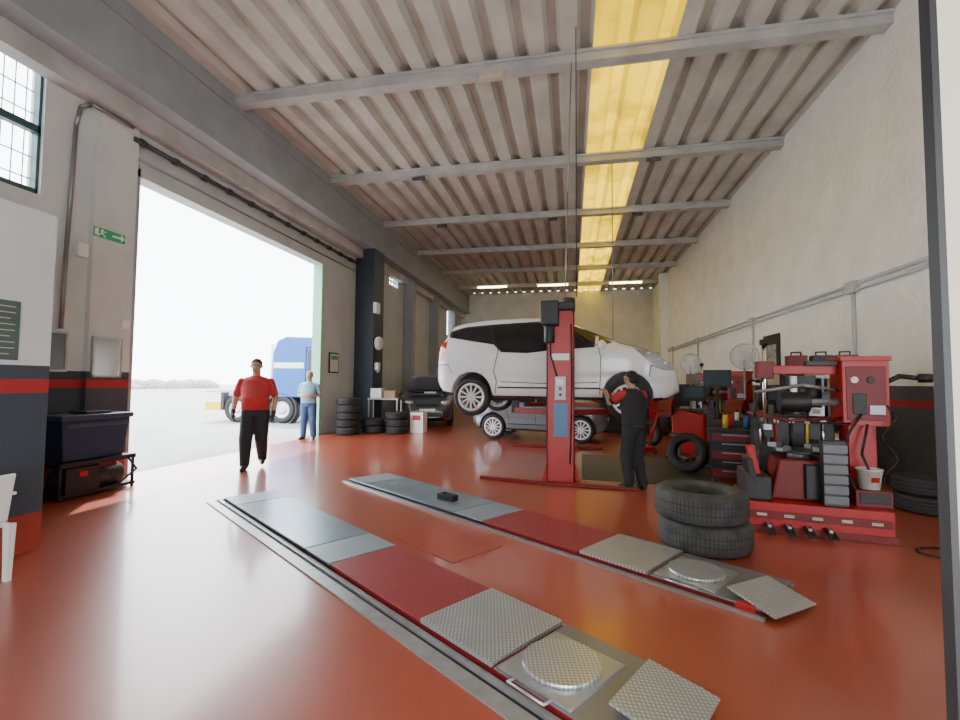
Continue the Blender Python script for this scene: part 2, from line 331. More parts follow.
for x,y in [(-3.9,11.25),(1.9,11.25),(-.6,14.85),(2.0,14.85),(-4.3,14.85)]:
    if not fl:
        fl=thing('floodlight','small dark floodlight fixed under a roof beam','lamp',(x,y,6.78),group='floodlights under the beams')
        MB().box((0,0,0),(.3,.2,.08),DGR,(25,0,0)).obj('lamp_housing',fl,bev=.01); MB().box((0,.03,.05),(.06,.06,.08),GRY).obj('bracket',fl)
    else: dup(fl,(x,y,6.78))
MB().box((-1.35,7.62,6.8),(.45,.18,.14),CREAM).obj('emergency_lamp',label='cream emergency light box on a roof beam',category='lamp',bev=.02)
# ------------------------------------------------ wheels
def tyre_mesh(mb,r,w,ri,axis='Y',c=(0,0,0),m=RUB,seg=40):
    h=w/2; g=.009
    P=[(ri,-h*.75),(ri+.02,-h*.95),((r+ri)/2,-h*1.04),(r-.03,-h*.95),(r-.01,-h*.82),(r-.003,-h*.66)]
    for a in (-.5,-.05,.4):
        P+=[(r,h*(a-.07)),(r-g,h*(a-.05)),(r-g,h*(a+.03)),(r,h*(a+.05))]
    P+=[(r-.003,h*.66),(r-.01,h*.82),(r-.03,h*.95),((r+ri)/2,h*1.04),(ri+.02,h*.95),(ri,h*.75)]
    mb.lathe(P,m,c,axis,seg,closed=True); return mb
def wheel(parent,c,r,w,side,ri=None,spokes=12):
    ri=ri or r*.72
    e=sub('wheel',parent,c)
    tyre_mesh(MB(),r,w,ri).obj('tyre',e)
    s=side; b=MB()
    b.lathe([(ri+.012,-w*.42),(ri+.012,w*.42),(ri-.03,w*.47),(ri-.035,w*.3),(ri-.03,0),(ri-.012,-w*.42)] if s>0 else [(ri+.012,w*.42),(ri+.012,-w*.42),(ri-.03,-w*.47),(ri-.035,-w*.3),(ri-.03,0),(ri-.012,w*.42)],SIL,axis='Y',closed=True)
    b.lathe([(0,s*w*.44),(.05,s*w*.44),(.07,s*w*.38),(.07,s*w*.2),(0,s*w*.2)],SIL,axis='Y',seg=16,closed=False)
    for k in range(spokes):
        a=2*math.pi*k/spokes; ca,sa=math.cos(a),math.sin(a); L=ri-.05
        b.box((ca*(.04+L/2),s*w*.41,-sa*(.04+L/2)),(L,.025,.03),SIL,(0,math.degrees(a),0))
    b.obj('rim',e)
    MB().cyl((0,s*w*.1,0),(0,s*w*.13,0),ri*.72,DGR,seg=24).obj('brake_disc',e)
    return e
# ------------------------------------------------ cars
def interp(t,x):
    if x<=t[0][0]: return t[0][1]
    for (a,b),(c,d) in zip(t,t[1:]):
        if x<=c: return b+(d-b)*(x-a)/(c-a)
    return t[-1][1]
def sm(t,x,w=.04):
    return (interp(t,x-2*w)+2*interp(t,x-w)+3*interp(t,x)+2*interp(t,x+w)+interp(t,x+2*w))/9
def chaikin(P,n=2):
    for _ in range(n):
        Q=[P[0]]
        for a,b in zip(P,P[1:]):
            Q+=[(a[0]*.75+b[0]*.25,a[1]*.75+b[1]*.25),(a[0]*.25+b[0]*.75,a[1]*.25+b[1]*.75)]
        Q.append(P[-1]); P=Q
    return P
HL=pm('headlight_lens',(.42,.45,.48),.08,.5); TL=pm('tail_light_lens',(.5,.01,.01),.15,0,coat=.5)
def car(t,S,paint):
    x0,x1=S['top'][0][0],S['top'][-1][0]
    xs=[]; n=96
    for i in range(n+1):
        u=i/n; u2=.5-.5*math.cos(math.pi*u); xs.append(x0+(x1-x0)*(u*.45+u2*.55))
    rings=[]
    for x in xs:
        ww=.04*min(1,(min(x-x0,x1-x)+.02)/.15)
        zt=sm(S['top'],x,ww); zb=sm(S['bot'],x); w=sm(S['wid'],x,ww); be=sm(S['belt'],x); rw=sm(S['roofw'],x)
        k=max(0,min(1,(zt-be-.04)/.25))
        zbelt=be if k>=1 else min(be,zt-.10)
        zr=zt-.05-.02*k; wr=rw*k+w*.9*(1-k)
        if zr<zbelt+.01: zr=zbelt+.01
        zm=zb+.55*(zbelt-zb)
        half=[(0,zb),(.7*w,zb),(.93*w,zb+.04),(w*.985,zb+.16),(w*.965,zm-.08),(w*1.003,zm+.02),(w*1.0,zbelt-.10),(w*.975,zbelt-.01),(w*.95,zbelt+.02),(wr,zr),(wr*.82,zt-.012),(0,zt)]
        h=chaikin(half,2)
        rings.append([(x,y,z) for y,z in h]+[(x,-y,z) for y,z in h[-2:0:-1]])
    mb=MB(); mb.loft(rings,paint); mb.mi(BLK)
    o=mb.obj('body',None)
    r=S['r']; cb=MB(); dz=S.get('droop',0)*.4
    for wx in S['wheels']:
        for s in (-1,1): cb.cyl((wx,s*.58,r-dz),(wx,s*1.3,r-dz),r+.045,BLK,seg=40)
    c=cb.obj('cutter')
    md=o.modifiers.new('b','BOOLEAN'); md.operation='DIFFERENCE'; md.object=c; md.solver='EXACT'
    bpy.context.view_layer.update(); dg=bpy.context.evaluated_depsgraph_get()
    me=bpy.data.meshes.new_from_object(o.evaluated_get(dg)); o.modifiers.clear(); o.data=me; bpy.data.objects.remove(c)
    me.materials.clear(); me.materials.append(paint); me.materials.append(BLK)
    for f in me.polygons:
        ce=f.center; idx=0
        for wx in S['wheels']:
            if math.hypot(ce.x-wx,ce.z-r+dz)<r+.042 and .5<abs(ce.y)<1.2: idx=1
        if f.normal.z<-.75 and ce.z<.5: idx=1
        f.material_index=idx; f.use_smooth=idx==0
    wn=o.modifiers.new('wn','WEIGHTED_NORMAL'); wn.keep_sharp=True
    o.parent=t
    bm=bmesh.new(); bm.from_mesh(me); bv=BVHTree.FromBMesh(bm); bm.free()
    def hit(p,mode,side,off):
        if mode=='side': og=Vector((p[0],side*3,p[1])); d=Vector((0,-side,0))
        elif mode=='top': og=Vector((p[0],p[1],5)); d=Vector((0,0,-1))
        elif mode=='rear': og=Vector((-5,p[0],p[1])); d=Vector((1,0,0))
        else: og=Vector((5,p[0],p[1])); d=Vector((-1,0,0))
        l,nn,_,_=bv.ray_cast(og,d)
        if l is None:
            l,nn,_,_=bv.find_nearest(og+d*2.5)
        if nn.dot(d)>0: nn=-nn
        return l+nn*off
    def panel(name,poly,mode,m,side=1,off=.005,step=.07):
        bm=bmesh.new(); vs=[bm.verts.new((p[0],p[1],0)) for p in poly]; bm.faces.new(vs)
        for ax in (0,1):
            lo=min(p[ax] for p in poly); hi=max(p[ax] for p in poly); k=lo+step
            while k<hi:
                co=[0,0,0]; no=[0,0,0]; co[ax]=k; no[ax]=1
                bmesh.ops.bisect_plane(bm,geom=bm.verts[:]+bm.edges[:]+bm.faces[:],plane_co=co,plane_no=no); k+=step
        for v in bm.verts: v.co=hit((v.co.x,v.co.y),mode,side,off)
        q=bpy.data.meshes.new(name)
        for f in bm.faces: f.smooth=True
        bm.to_mesh(q); bm.free(); q.materials.append(m); ob=bpy.data.objects.new(name,q); COL.objects.link(ob); ob.parent=t
        return ob
    def seam(name,pts,mode,side=1,r=.005,m=BLK):
        P=[]
        for a,b_ in zip(pts,pts[1:]):
            for k in range(8): P.append(hit((a[0]+(b_[0]-a[0])*k/8,a[1]+(b_[1]-a[1])*k/8),mode,side,0))
        P.append(hit(pts[-1],mode,side,0))
        q=MB()
        for a,b_ in zip(P,P[1:]): q.cyl(a,b_,r,m,seg=6)
        return q.obj(name,t)
    for s in (1,-1):
        for poly in S.get('pillar',[]): panel('pillar_trim',poly,'side',BLK,s,.004,.05)
        for poly in S['glass']: panel('side_window',poly,'side',GLS,s,.008,.05)
        for poly in S.get('head',[]): panel('headlight',poly,'side',HL,s,.007,.05)
        for poly in S.get('tail',[]): panel('tail_light',poly,'side',TL,s,.007,.05)
        for pts in S.get('seams',[]): seam('door_seam',pts,'side',s,.0065)
        for hx,hz in S.get('handles',[]):
            p=hit((hx,hz),'side',s,.02); MB().ball(p,(.1,.018,.018),paint,12).obj('door_handle',t)
        if 'strip' in S: seam('side_strip',S['strip'],'side',s,.014,BLK)
        if 'mirror' in S:
            mx,mz=S['mirror']; p=hit((mx,mz),'side',s,0)
            MB().ball(p+Vector((0,s*.1,.02)),(.07,.11,.075),paint,14).cyl(p,p+Vector((0,s*.06,0)),.025,BLK).obj('wing_mirror',t)
        for wx in S['wheels']:
            wheel(t,(wx,s*(S['W']-.105),r-S.get('droop',0)),r,.2,s)
    for poly in S.get('front_glass',[]): panel('windshield',poly,'top',GLS,1,.006,.1)
    for poly in S.get('rear_glass',[]): panel('rear_window',poly,'rear',GLS,1,.006,.1)
    for poly in S.get('grille',[]): panel('grille',poly,'front',BLK,1,.008,.1)
    for poly in S.get('plate_f',[]): panel('number_plate',poly,'front',WHT,1,.015,.1)
    for poly in S.get('plate_r',[]): panel('number_plate',poly,'rear',WHT,1,.012,.1)
    return hit
WP=pm('white_car_paint',(.76,.78,.8),.25,0,.02,coat=.6)
SP=pm('silver_car_paint',(.2,.225,.25),.3,.4,.03,coat=.5)
DP=pm('charcoal_car_paint',(.085,.09,.1),.3,.3,.05,coat=.5)
mer=dict(
 top=[(-2.12,.62),(-2.12,.88),(-2.10,1.04),(-2.06,1.18),(-1.98,1.40),(-1.90,1.54),(-1.74,1.60),(-1.3,1.645),(-.6,1.665),(-.15,1.65),(.2,1.58),(.62,1.40),(1.02,1.22),(1.2,1.155),(1.46,1.09),(1.68,1.00),(1.85,.89),(1.95,.77),(2.01,.64),(2.03,.55)],
 bot=[(-2.12,.42),(-2.02,.28),(-1.6,.2),(1.6,.19),(1.86,.22),(2.03,.34)],
 wid=[(-2.12,.70),(-2.06,.80),(-1.9,.87),(-1.5,.9),(1.25,.9),(1.55,.87),(1.8,.79),(1.93,.67),(2.03,.5)],
 belt=[(-2.12,1.12),(-1.6,1.16),(-1.05,1.1),(-.85,.99),(-.4,.97),(-.05,1.0),(.6,1.03),(1.3,1.07),(2.03,.9)],
 roofw=[(-2.12,.64),(-1.8,.60),(-1.0,.63),(.3,.62),(.9,.68),(1.3,.74),(2.03,.7)],
 wheels=(-1.4,1.25),r=.335,W=.9,droop=.11,
 pillar=[[(.74,1.07),(0,1.03),(-.4,.99),(-.85,1.01),(-1.0,1.15),(-1.88,1.3),(-1.93,1.42),(-1.6,1.5),(-1.08,1.53),(-.15,1.56),(.12,1.545),(.3,1.49),(.74,1.3)]],
 glass=[[(1.02,1.14),(.79,1.1),(.79,1.28),(.82,1.27)],[(.72,1.085),(.03,1.05),(.03,1.52),(.12,1.515),(.3,1.46),(.72,1.28)],[(-.05,1.04),(-.4,1.01),(-.83,1.03),(-.97,1.17),(-1.04,1.49),(-.05,1.53)],[(-1.12,1.19),(-1.12,1.49),(-1.6,1.47),(-1.86,1.40),(-1.82,1.31)]],
 head=[[(1.34,1.05),(1.62,.98),(1.85,.84),(1.95,.70),(1.83,.69),(1.58,.83)]],
 tail=[[(-1.9,1.24),(-2.02,1.2),(-2.08,1.04),(-2.1,.88),(-1.98,.88),(-1.9,1.04)]],
 seams=[[(.82,.3),(.84,.9),(.8,1.08),(.36,1.5)],[(-.01,.3),(-.01,1.03)],[(-.98,.68),(-.9,1.02),(-1.1,1.52)],[(-.98,.68),(-.93,.5),(-.95,.3)],[(-1.78,.66),(-1.85,.8),(-2.08,.8)],[(1.58,.6),(1.6,.78),(1.82,.7)],[(1.08,1.15),(1.36,1.09),(1.56,1.02)],[(-.85,.5),(0,.47),(.8,.5)]],
 handles=[(-.16,.9),(.12,.9)],mirror=(.86,1.09),strip=[(.82,.40),(-.9,.40)],
 front_glass=[[(.32,-.56),(1.0,-.68),(1.0,.68),(.32,.56)]],
 rear_glass=[[(-.55,1.18),(.55,1.18),(.5,1.46),(-.5,1.46)]],
 grille=[[(-.4,.68),(.4,.68),(.35,.78),(-.35,.78)],[(-.5,.36),(.5,.36),(.45,.5),(-.45,.5)]],plate_f=[[(-.26,.54),(.26,.54),(.26,.62),(-.26,.62)]],plate_r=[[(-.26,.7),(.26,.7),(.26,.8),(-.26,.8)]])
CX,CY,CZ=-.25,8.72,1.02
t=thing('car','white five-door minivan hatchback raised on the two-post lift','car',(CX,CY,CZ),-8)
car(t,mer,WP)
MB().box((0,0,.24),(3.2,1.2,.08),DGR).cyl((-1.9,.35,.3),(-.4,.3,.22),.04,GRY).box((-.9,0,.2),(.8,.5,.1),BLK).obj('underbody',t,bev=.02)
sml=dict(mer); sml.update(
 top=[(-1.85,.6),(-1.83,.85),(-1.79,1.02),(-1.70,1.25),(-1.60,1.42),(-1.2,1.49),(-.4,1.52),(.2,1.49),(.55,1.36),(.95,1.12),(1.25,1.02),(1.5,.94),(1.66,.74),(1.7,.56)],
 bot=[(-1.85,.4),(-1.7,.25),(1.5,.2),(1.7,.34)],
 wid=[(-1.85,.66),(-1.7,.78),(-1.3,.83),(1.1,.83),(1.45,.76),(1.62,.62),(1.7,.48)],
 belt=[(-1.85,1.0),(-1,.95),(1.7,.9)],roofw=[(-1.85,.55),(.4,.57),(1.1,.66),(1.7,.6)],
 wheels=(-1.22,1.1),r=.33,W=.83,droop=0,pillar=[],
 glass=[[(.9,1.0),(-.02,.98),(-.02,1.4),(.35,1.38)],[(-.08,.98),(-.85,1.0),(-.95,1.38),(-.08,1.4)],[(-1.0,1.06),(-1.0,1.36),(-1.4,1.3),(-1.5,1.12)]],
 head=[[(1.2,.9),(1.5,.83),(1.62,.7),(1.35,.7)]],tail=[[(-1.62,1.1),(-1.76,1.0),(-1.8,.8),(-1.68,.78)]],
 seams=[[(.85,.3),(.88,.98)],[(-.05,.3),(-.05,1.4)],[(-.75,.5),(-.9,.98)]],handles=[(-.6,.86),(.15,.86)],mirror=(.85,.98),strip=[(.7,.42),(-.8,.42)],
 front_glass=[[(.35,-.5),(.9,-.6),(.9,.6),(.35,.5)]],rear_glass=[[(-.5,1.08),(.5,1.08),(.45,1.36),(-.45,1.36)]],
 grille=[[(-.35,.6),(.35,.6),(.3,.7),(-.3,.7)],[(-.45,.34),(.45,.34),(.4,.46),(-.4,.46)]])
t=thing('car','silver-grey small hatchback parked on the floor behind the lift','car',(-.75,12.9,0),-9)
car(t,sml,SP)
t=thing('car','charcoal car with raised bonnet parked beside stacked tyres','car',(-5.3,16.6,0),-72)
dk=dict(mer); dk['droop']=0; dk['head']=[]
car(t,dk,DP)
b=MB()
rg=[]
for i in range(7):
    u=i/6; X0=1.1+.62*u; Z0=1.17+.6*u-.08*u*u; w=.66-.1*u*u
    rg.append([(X0,-w,Z0-.02),(X0,-w*.5,Z0+.01),(X0,w*.5,Z0+.01),(X0,w,Z0-.02),(X0-.02,w*.98,Z0+.01),(X0-.03,w*.5,Z0+.045),(X0-.03,-w*.5,Z0+.045),(X0-.02,-w*.98,Z0+.01)])
b.loft(rg,pm('bonnet_underside',(.12,.125,.135),.5)); b.obj('bonnet',t)
MB().box((1.45,0,1.09),(.5,1.1,.06),BLK).box((1.5,.1,1.14),(.3,.4,.08),GRY).cyl((1.7,.5,1.0),(1.52,.5,1.52),.01,GRY).obj('engine_bay',t)
MB().ball((1.9,.6,.82),(.1,.17,.1),HL,14).obj('headlight',t); MB().ball((1.9,-.6,.82),(.1,.17,.1),HL,14).obj('headlight',t)
# ------------------------------------------------ two post lift
L=thing('two_post_lift','red two-post car lift with black motor head, holding white car','car lift',(-.17,8.9,0))
def post(y,s):
    e=sub('column',L,(0,y,0)); W=.42
    b=MB()
    b.bb(-W/2,W/2,-s*.14,-s*.12,.02,2.62,RED).bb(-W/2,-W/2+.025,-s*.14,s*.12,.02,2.62,RED).bb(W/2-.025,W/2,-s*.14,s*.12,.02,2.62,RED)
    b.bb(-W/2,-W/2+.09,s*.1,s*.12,.02,2.62,RED).bb(W/2-.09,W/2,s*.1,s*.12,.02,2.62,RED)
    b.obj('column_profile',e,bev=.006)
    MB().bb(-.30,.30,-.22,.22,0,.03,RED).prism([(-.28,.03),(-.21,.03),(-.21,.3)],'Y',-.02,.02,RED).prism([(.28,.03),(.21,.03),(.21,.3)],'Y',-.02,.02,RED).obj('base_plate',e,bev=.004)
    MB().bb(-.14,.14,-s*.08,s*.13,.75,1.5,REDD).cyl((0,0,.1),(0,0,2.55),.025,GRY).obj('carriage',e,bev=.01)
    return e
e1=post(-1.65,1); e2=post(1.75,-1)
MB().bb(-.23,.22,-.3,.1,2.6,2.72,BLK).bb(-.28,-.02,-.42,-.12,2.36,2.72,BLK).cyl((-.16,-.3,2.36),(-.16,-.3,2.1),.08,BLK).cyl((.12,-.1,2.72),(.12,-.1,2.8),.1,BLK).obj('motor_head',e1,bev=.02)
MB().bb(-.08,.08,-.24,-.14,1.25,1.6,pm('grey_control',(.5,.55,.58),.4)).bb(-.06,.05,-.25,-.24,1.47,1.56,WHT).cyl((0,-.24,1.42),(0,-.27,1.42),.025,RED).cyl((0,-.24,1.33),(0,-.27,1.33),.02,BLK).obj('control_box',e1,bev=.01)
MB().box((.0,-.145,.95),(.2,.006,.5),pm('sticker_blue',(.04,.16,.34),.4)).obj('blue_sticker',e1); MB().box((.0,-.146,1.9),(.26,.006,.1),WHT).obj('white_sticker',e1)
MB().tube([(.16,-.16,2.4),(.17,-.17,1.6),(.16,-.16,.9),(.14,-.16,.3)],.012,BLK).tube([(-.15,-.32,2.1),(-.14,-.28,1.9),(-.05,-.2,1.6)],.014,BLK).obj('cable',e1)
for s,y in ((1,-1.5),(-1,1.6)):
    for d in (-1,1):
        MB().box((d*.42,y+s*.28,1.04),(.95,.1,.09),REDD,(0,0,d*s*33)).box((d*.78,y+s*.52,1.1),(.12,.12,.2),BLK).obj('lift_arm',L,bev=.01)
MB().prism([(-1.25,-1.72),(-.3,-1.95),(1.1,-2.05),(1.1,-1.95),(-.3,-1.83),(-1.25,-1.64)],'Z',0,.04,REDD).obj('floor_arm',L,bev=.01)
MB().bb(-1.2,.85,1.98,2.1,0,.06,REDD).obj('floor_arm',L,bev=.01)
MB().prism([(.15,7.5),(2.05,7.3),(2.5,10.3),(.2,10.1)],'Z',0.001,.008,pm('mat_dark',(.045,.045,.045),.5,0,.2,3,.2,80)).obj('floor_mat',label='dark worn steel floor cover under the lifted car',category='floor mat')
for x,y in ((.07,7.05),(.95,11.25)):
    MB().cyl((x,y,2.8 if y<8 else 1.9),(x,y,7.0),.008 if y<8 else .012,DGR if y<8 else GRY,seg=8).obj('power_cable',label='thin power cable dropping from ceiling to the lift',category='cable')
MB().tube([(-.1,7.1,2.75),(-.06,7.3,4.5),(.0,7.65,6.9)],.01,GRY).obj('power_cable',label='grey hose rising from the lift motor to a roof beam',category='cable')
# ------------------------------------------------ alignment lanes
def lane(loc,label,w,left):
    t=thing('alignment_platform',label,'vehicle platform',loc,-35,group='wheel alignment platforms')
    o=3.45; h=w/2; z=.05
    def X(s): return s+o
    en=-.92
    f=MB(); f.bb(X(-6.5),X(en),-h-.05,-h-.01,0,.02,GALV).bb(X(-6.5),X(en),h+.01,h+.05,0,.02,GALV).bb(X(-6.5),X(-6.46),-h-.05,h+.05,0,.02,GALV)
    if left: f.bb(X(-6.5),X(-.5),-h-.17,-h-.075,0,.012,GALV).bb(X(-6.5),X(-.5),-h-.07,-h-.05,0,.005,BLK)
    f.obj('frame',t)
    MB().bb(X(-6.42),X(-3.52),-h+.02,h-.02,.0,z-.008,DGR).bb(X(-3.52),X(en-.03),-h+.015,h-.015,.0,z-.008,REDD).obj('platform_base',t)
    def pl(n,a,b_,m,dz=0,lab=None):
        q=MB().bb(X(a),X(b_),-h,h,z-.008,z+.006+dz,m).obj(n,t,bev=.002)
        if lab: q['label']=lab
    pl('end_plate',-6.38,-5.92,CHKD,0,'worn grey checker plate end')
    pl('deck_plate',-5.9,-4.0,PLB,0,'smooth blue-grey deck plate')
    pl('deck_plate',-3.98,-3.54,CHKD,0,'worn grey checker plate')
    pl('deck_plate',-3.52,-2.35,CHKR,0,'red painted checker plate')
    pl('deck_plate',-2.33,-1.72,CHKG,.012,'bright galvanised checker plate')
    pl('deck_plate',-1.70,en,GRY,-.003,'plain steel turntable bed')
    e=sub('turntable',t,(X(-1.46),-.06,z-.003))
    MB().bb(-.22,.22,-.24,.24,0,.02,GALV).obj('turntable_base',e,bev=.004)
    MB().cyl((0,0,.02),(0,0,.045),.2,CHKG,seg=40).obj('disc',e)
    MB().tube([(-.1,-.24,.012),(-.1,-.3,.02),(.12,-.3,.02),(.12,-.24,.012)],.007,GALV).obj('handle',e)
    if left: q=MB().box((X(-.97),.05,.075),(.34,.44,.014),CHKG,(0,8,4)).obj('ramp',t,bev=.003)
    else: q=MB().box((X(-.95),-.10,.07),(.34,.44,.014),CHKG,(0,11,-18)).obj('ramp',t,bev=.003)
    q['label']='sloping galvanised checker ramp'
    if left: MB().bb(X(-.99),X(-.85),h-.08,h-.0,.0,.05,REDD).obj('end_stop',t,bev=.01)
    else: MB().bb(X(-1.10),X(-.98),-h-.02,-h+.04,0.0,.06,RED).obj('end_stop',t,bev=.01)
    return t
def ST2(s,tt): return (.819*s+.574*tt,-.574*s+.819*tt,0)
lane(ST2(-3.45,2.05),'long floor platform with red and checker plates, wide steel border',.62,True)
lane(ST2(-3.45,3.76),'long floor platform with red and checker plates, controller box on it',.66,False)
p=ST2(-4.45,3.72)
MB().box((0,0,.035),(.26,.12,.07),BLK).cyl((-.05,.0,.07),(-.05,0,.085),.03,DGR).obj('hand_controller',loc=(p[0],p[1],.0565),rot=(0,0,-30),label='small black controller box lying on the platform',category='controller',bev=.01)
b=MB(); b.box((0,0,.002),(.95,.6,.004),plate('red_cover',(.33,.05,.02),(.41,.075,.03),.3,0,40)); p=ST2(-3.45,2.85)
b.obj('floor_cover',loc=(p[0],p[1],0.001),rot=(0,0,-35),label='red painted checker cover plate between the platforms',category='floor cover')
# ------------------------------------------------ tyres
TY={}
def tyre(x,y,z,r,w,lab,grp,rz=0,rot=None):
    k=(r,w)
    if k not in TY:
        b=MB()
        if r>.38:
            h=w/2; ri=.235
            P=[(ri,-h*.62),(ri+.01,-h*.8),(ri+.03,-h*.9),(ri+.07,-h*.99),(r-.07,-h*1.0),(r-.04,-h*.95),(r-.018,-h*.85),(r-.006,-h*.7),(r,-h*.5),(r,h*.5),(r-.006,h*.7),(r-.018,h*.85),(r-.04,h*.95),(r-.07,h),(ri+.07,h*.99),(ri+.03,h*.9),(ri+.01,h*.8),(ri,h*.62),(ri+.03,0)]
            b.lathe(P,RUBW,seg=72,closed=True)
        else: tyre_mesh(b,r,w,r*.6,'Z',seg=48)
        o=b.obj('tyre'); TY[k]=o
    else:
        o=TY[k].copy(); COL.objects.link(o)
    o.location=(x,y,z); o.rotation_euler=(0,0,rz) if rot is None else [rad(q) for q in rot]; o['label']=lab; o['category']='tyre'; o['group']=grp; return o
tyre(1.21,4.72,.137,.4,.27,'large worn black tyre lying flat on the red floor','large tyres by the platform')
tyre(1.17,4.70,.409,.4,.27,'large worn black tyre stacked on top of another','large tyres by the platform',rz=1)
for (x,y,n) in [(-6.3,12.35,5),(-5.78,12.95,2),(-5.05,12.95,3)]:
    for k in range(n): tyre(x+random.uniform(-.03,.03),y+random.uniform(-.03,.03),.105+.208*k,.33,.2,'black car tyre in a flat stack beside the doorway','stacked tyres beside the doorway',rz=k)
for (x,y,n) in [(4.2,13.3,4),(4.2,14.05,3),(4.2,6.6,2),(2.55,9.15,2),(4.2,16.4,5)]:
    for k in range(n): tyre(x,y,.105+.208*k,.33,.2,'black car tyre in a flat stack near the plaster wall','stacked tyres near the plaster wall',rz=k)
tyre(1.75,11.6,.33,.33,.2,'black tyre standing upright by the wheel balancer','tyres near the tyre changer',rot=(80,0,-20))
tyre(1.95,8.55,.33,.33,.2,'black tyre standing upright against the tool trolleys','tyres near the tyre changer',rot=(76,0,-30))
MB().box((0,0,.3),(.4,.4,.6),WHT).box((0,-.205,.45),(.25,.01,.15),RED).obj('oil_drum_box',loc=(-4.5,13.3,0),label='white box with red label beside tyre stacks',category='box',bev=.01)
b=MB().bb(-.5,.5,-.2,.2,.95,1.0,GRY)
for x in (-.46,.46):
    for y in (-.17,.17): b.bb(x-.02,x+.02,y-.02,y+.02,0,.95,GRY)
b.bb(-.5,.5,-.2,.2,.3,.33,GRY).obj('workbench',loc=(-5.7,13.6,0),label='grey metal bench behind the stacked tyres',category='workbench')
for dx,m,hh in ((-.25,WHT,.3),(.2,BROWN,.22)):
    MB().box((0,0,hh/2),(.35,.3,hh),m).box((0,0,hh+.003),(.35,.05,.006),CREAM).obj('cardboard_box',loc=(-5.7+dx,13.6,1.0),label='small carton standing on the grey bench',category='box')
# left equipment
t=thing('storage_bin','dark blue plastic storage bin with lid against the wall','bin',(-6.5,5.1,.46),90)
MB().loft([[(-.40,-.28,0),(.40,-.28,0),(.40,.28,0),(-.40,.28,0)],[(-.45,-.31,.52),(.45,-.31,.52),(.45,.31,.52),(-.45,.31,.52)]],pm('navy_plastic',(.022,.04,.08),.35),False).box((0,-.31,.45),(.8,.03,.05),pm('navy_lid',(.035,.06,.11),.3)).obj('bin_body',t,bev=.02)
MB().box((0,0,.55),(.96,.68,.07),pm('navy_lid',(.035,.06,.11),.3)).box((.1,-.05,.6),(.35,.3,.03),BLK).obj('lid',t,bev=.02)
t=thing('air_compressor','black air compressor with tanks and panel under the storage bin','compressor',(-6.45,5.1,0),90)
MB().cyl((-.35,-.1,.2),(.38,-.1,.2),.16,DGR,seg=24).ball((-.35,-.1,.2),(.07,.16,.16),DGR).ball((.38,-.1,.2),(.07,.16,.16),DGR).obj('tank',t)
b=MB()
for x in (-.48,.48):
    for y in (-.3,.3): b.cyl((x,y,0.0),(x,y,.43),.02,BLK)
b.bb(-.5,.5,-.33,.33,.40,.455,BLK).bb(-.5,.5,-.33,.33,.03,.07,BLK).obj('trolley_frame',t)
MB().box((.2,-.1,.36),(.25,.2,.09),REDD).obj('motor',t); MB().box((-.22,-.3,.22),(.42,.06,.32),BLK).box((-.22,-.333,.3),(.1,.01,.06),RED).obj('front_panel',t)
MB().box((.2,.15,.22),(.5,.2,.32),BLK).obj('rear_housing',t,bev=.02)
MB().tube([(.4,-.32,.4),(.45,-.4,.25),(.2,-.4,.1),(.05,-.38,.3),(-.0,-.35,.35)],.015,BLK).obj('hose',t)
t=thing('waste_bin','black plastic bin standing by the office partition','bin',(-6.4,4.1,0)); MB().loft([[(math.cos(a)*r,math.sin(a)*r,z) for a in [k*math.pi/10 for k in range(20)]] for r,z in ((.24,0),(.3,.7))],BLK).obj('bin_body',t); MB().cyl((0,0,.7),(0,0,.75),.32,BLK,seg=24).obj('lid',t)
t=thing('plastic_chair','white moulded plastic garden armchair by the partition','chair',(-4.3,2.52,0),-82)
MB().box((0,0,.42),(.44,.42,.03),WHT).box((0,-.21,.4),(.44,.02,.07),WHT).obj('seat',t,bev=.012)
MB().box((0,.22,.62),(.42,.025,.36),WHT,(-8,0,0)).obj('backrest',t,bev=.012)
for x in (-.2,.2):
    for y in (-.19,.19): MB().loft([[(x*1.1+d*e_,y*1.1+g*e_,z) for d,g in ((-1,-1),(1,-1),(1,1),(-1,1))] for z,e_ in ((0,.018),(.42,.026))],WHT,False).obj('leg',t)
    MB().box((x*1.15,0,.64),(.05,.44,.025),WHT).box((x*1.15,-.19,.53),(.035,.04,.22),WHT).obj('armrest',t,bev=.01)
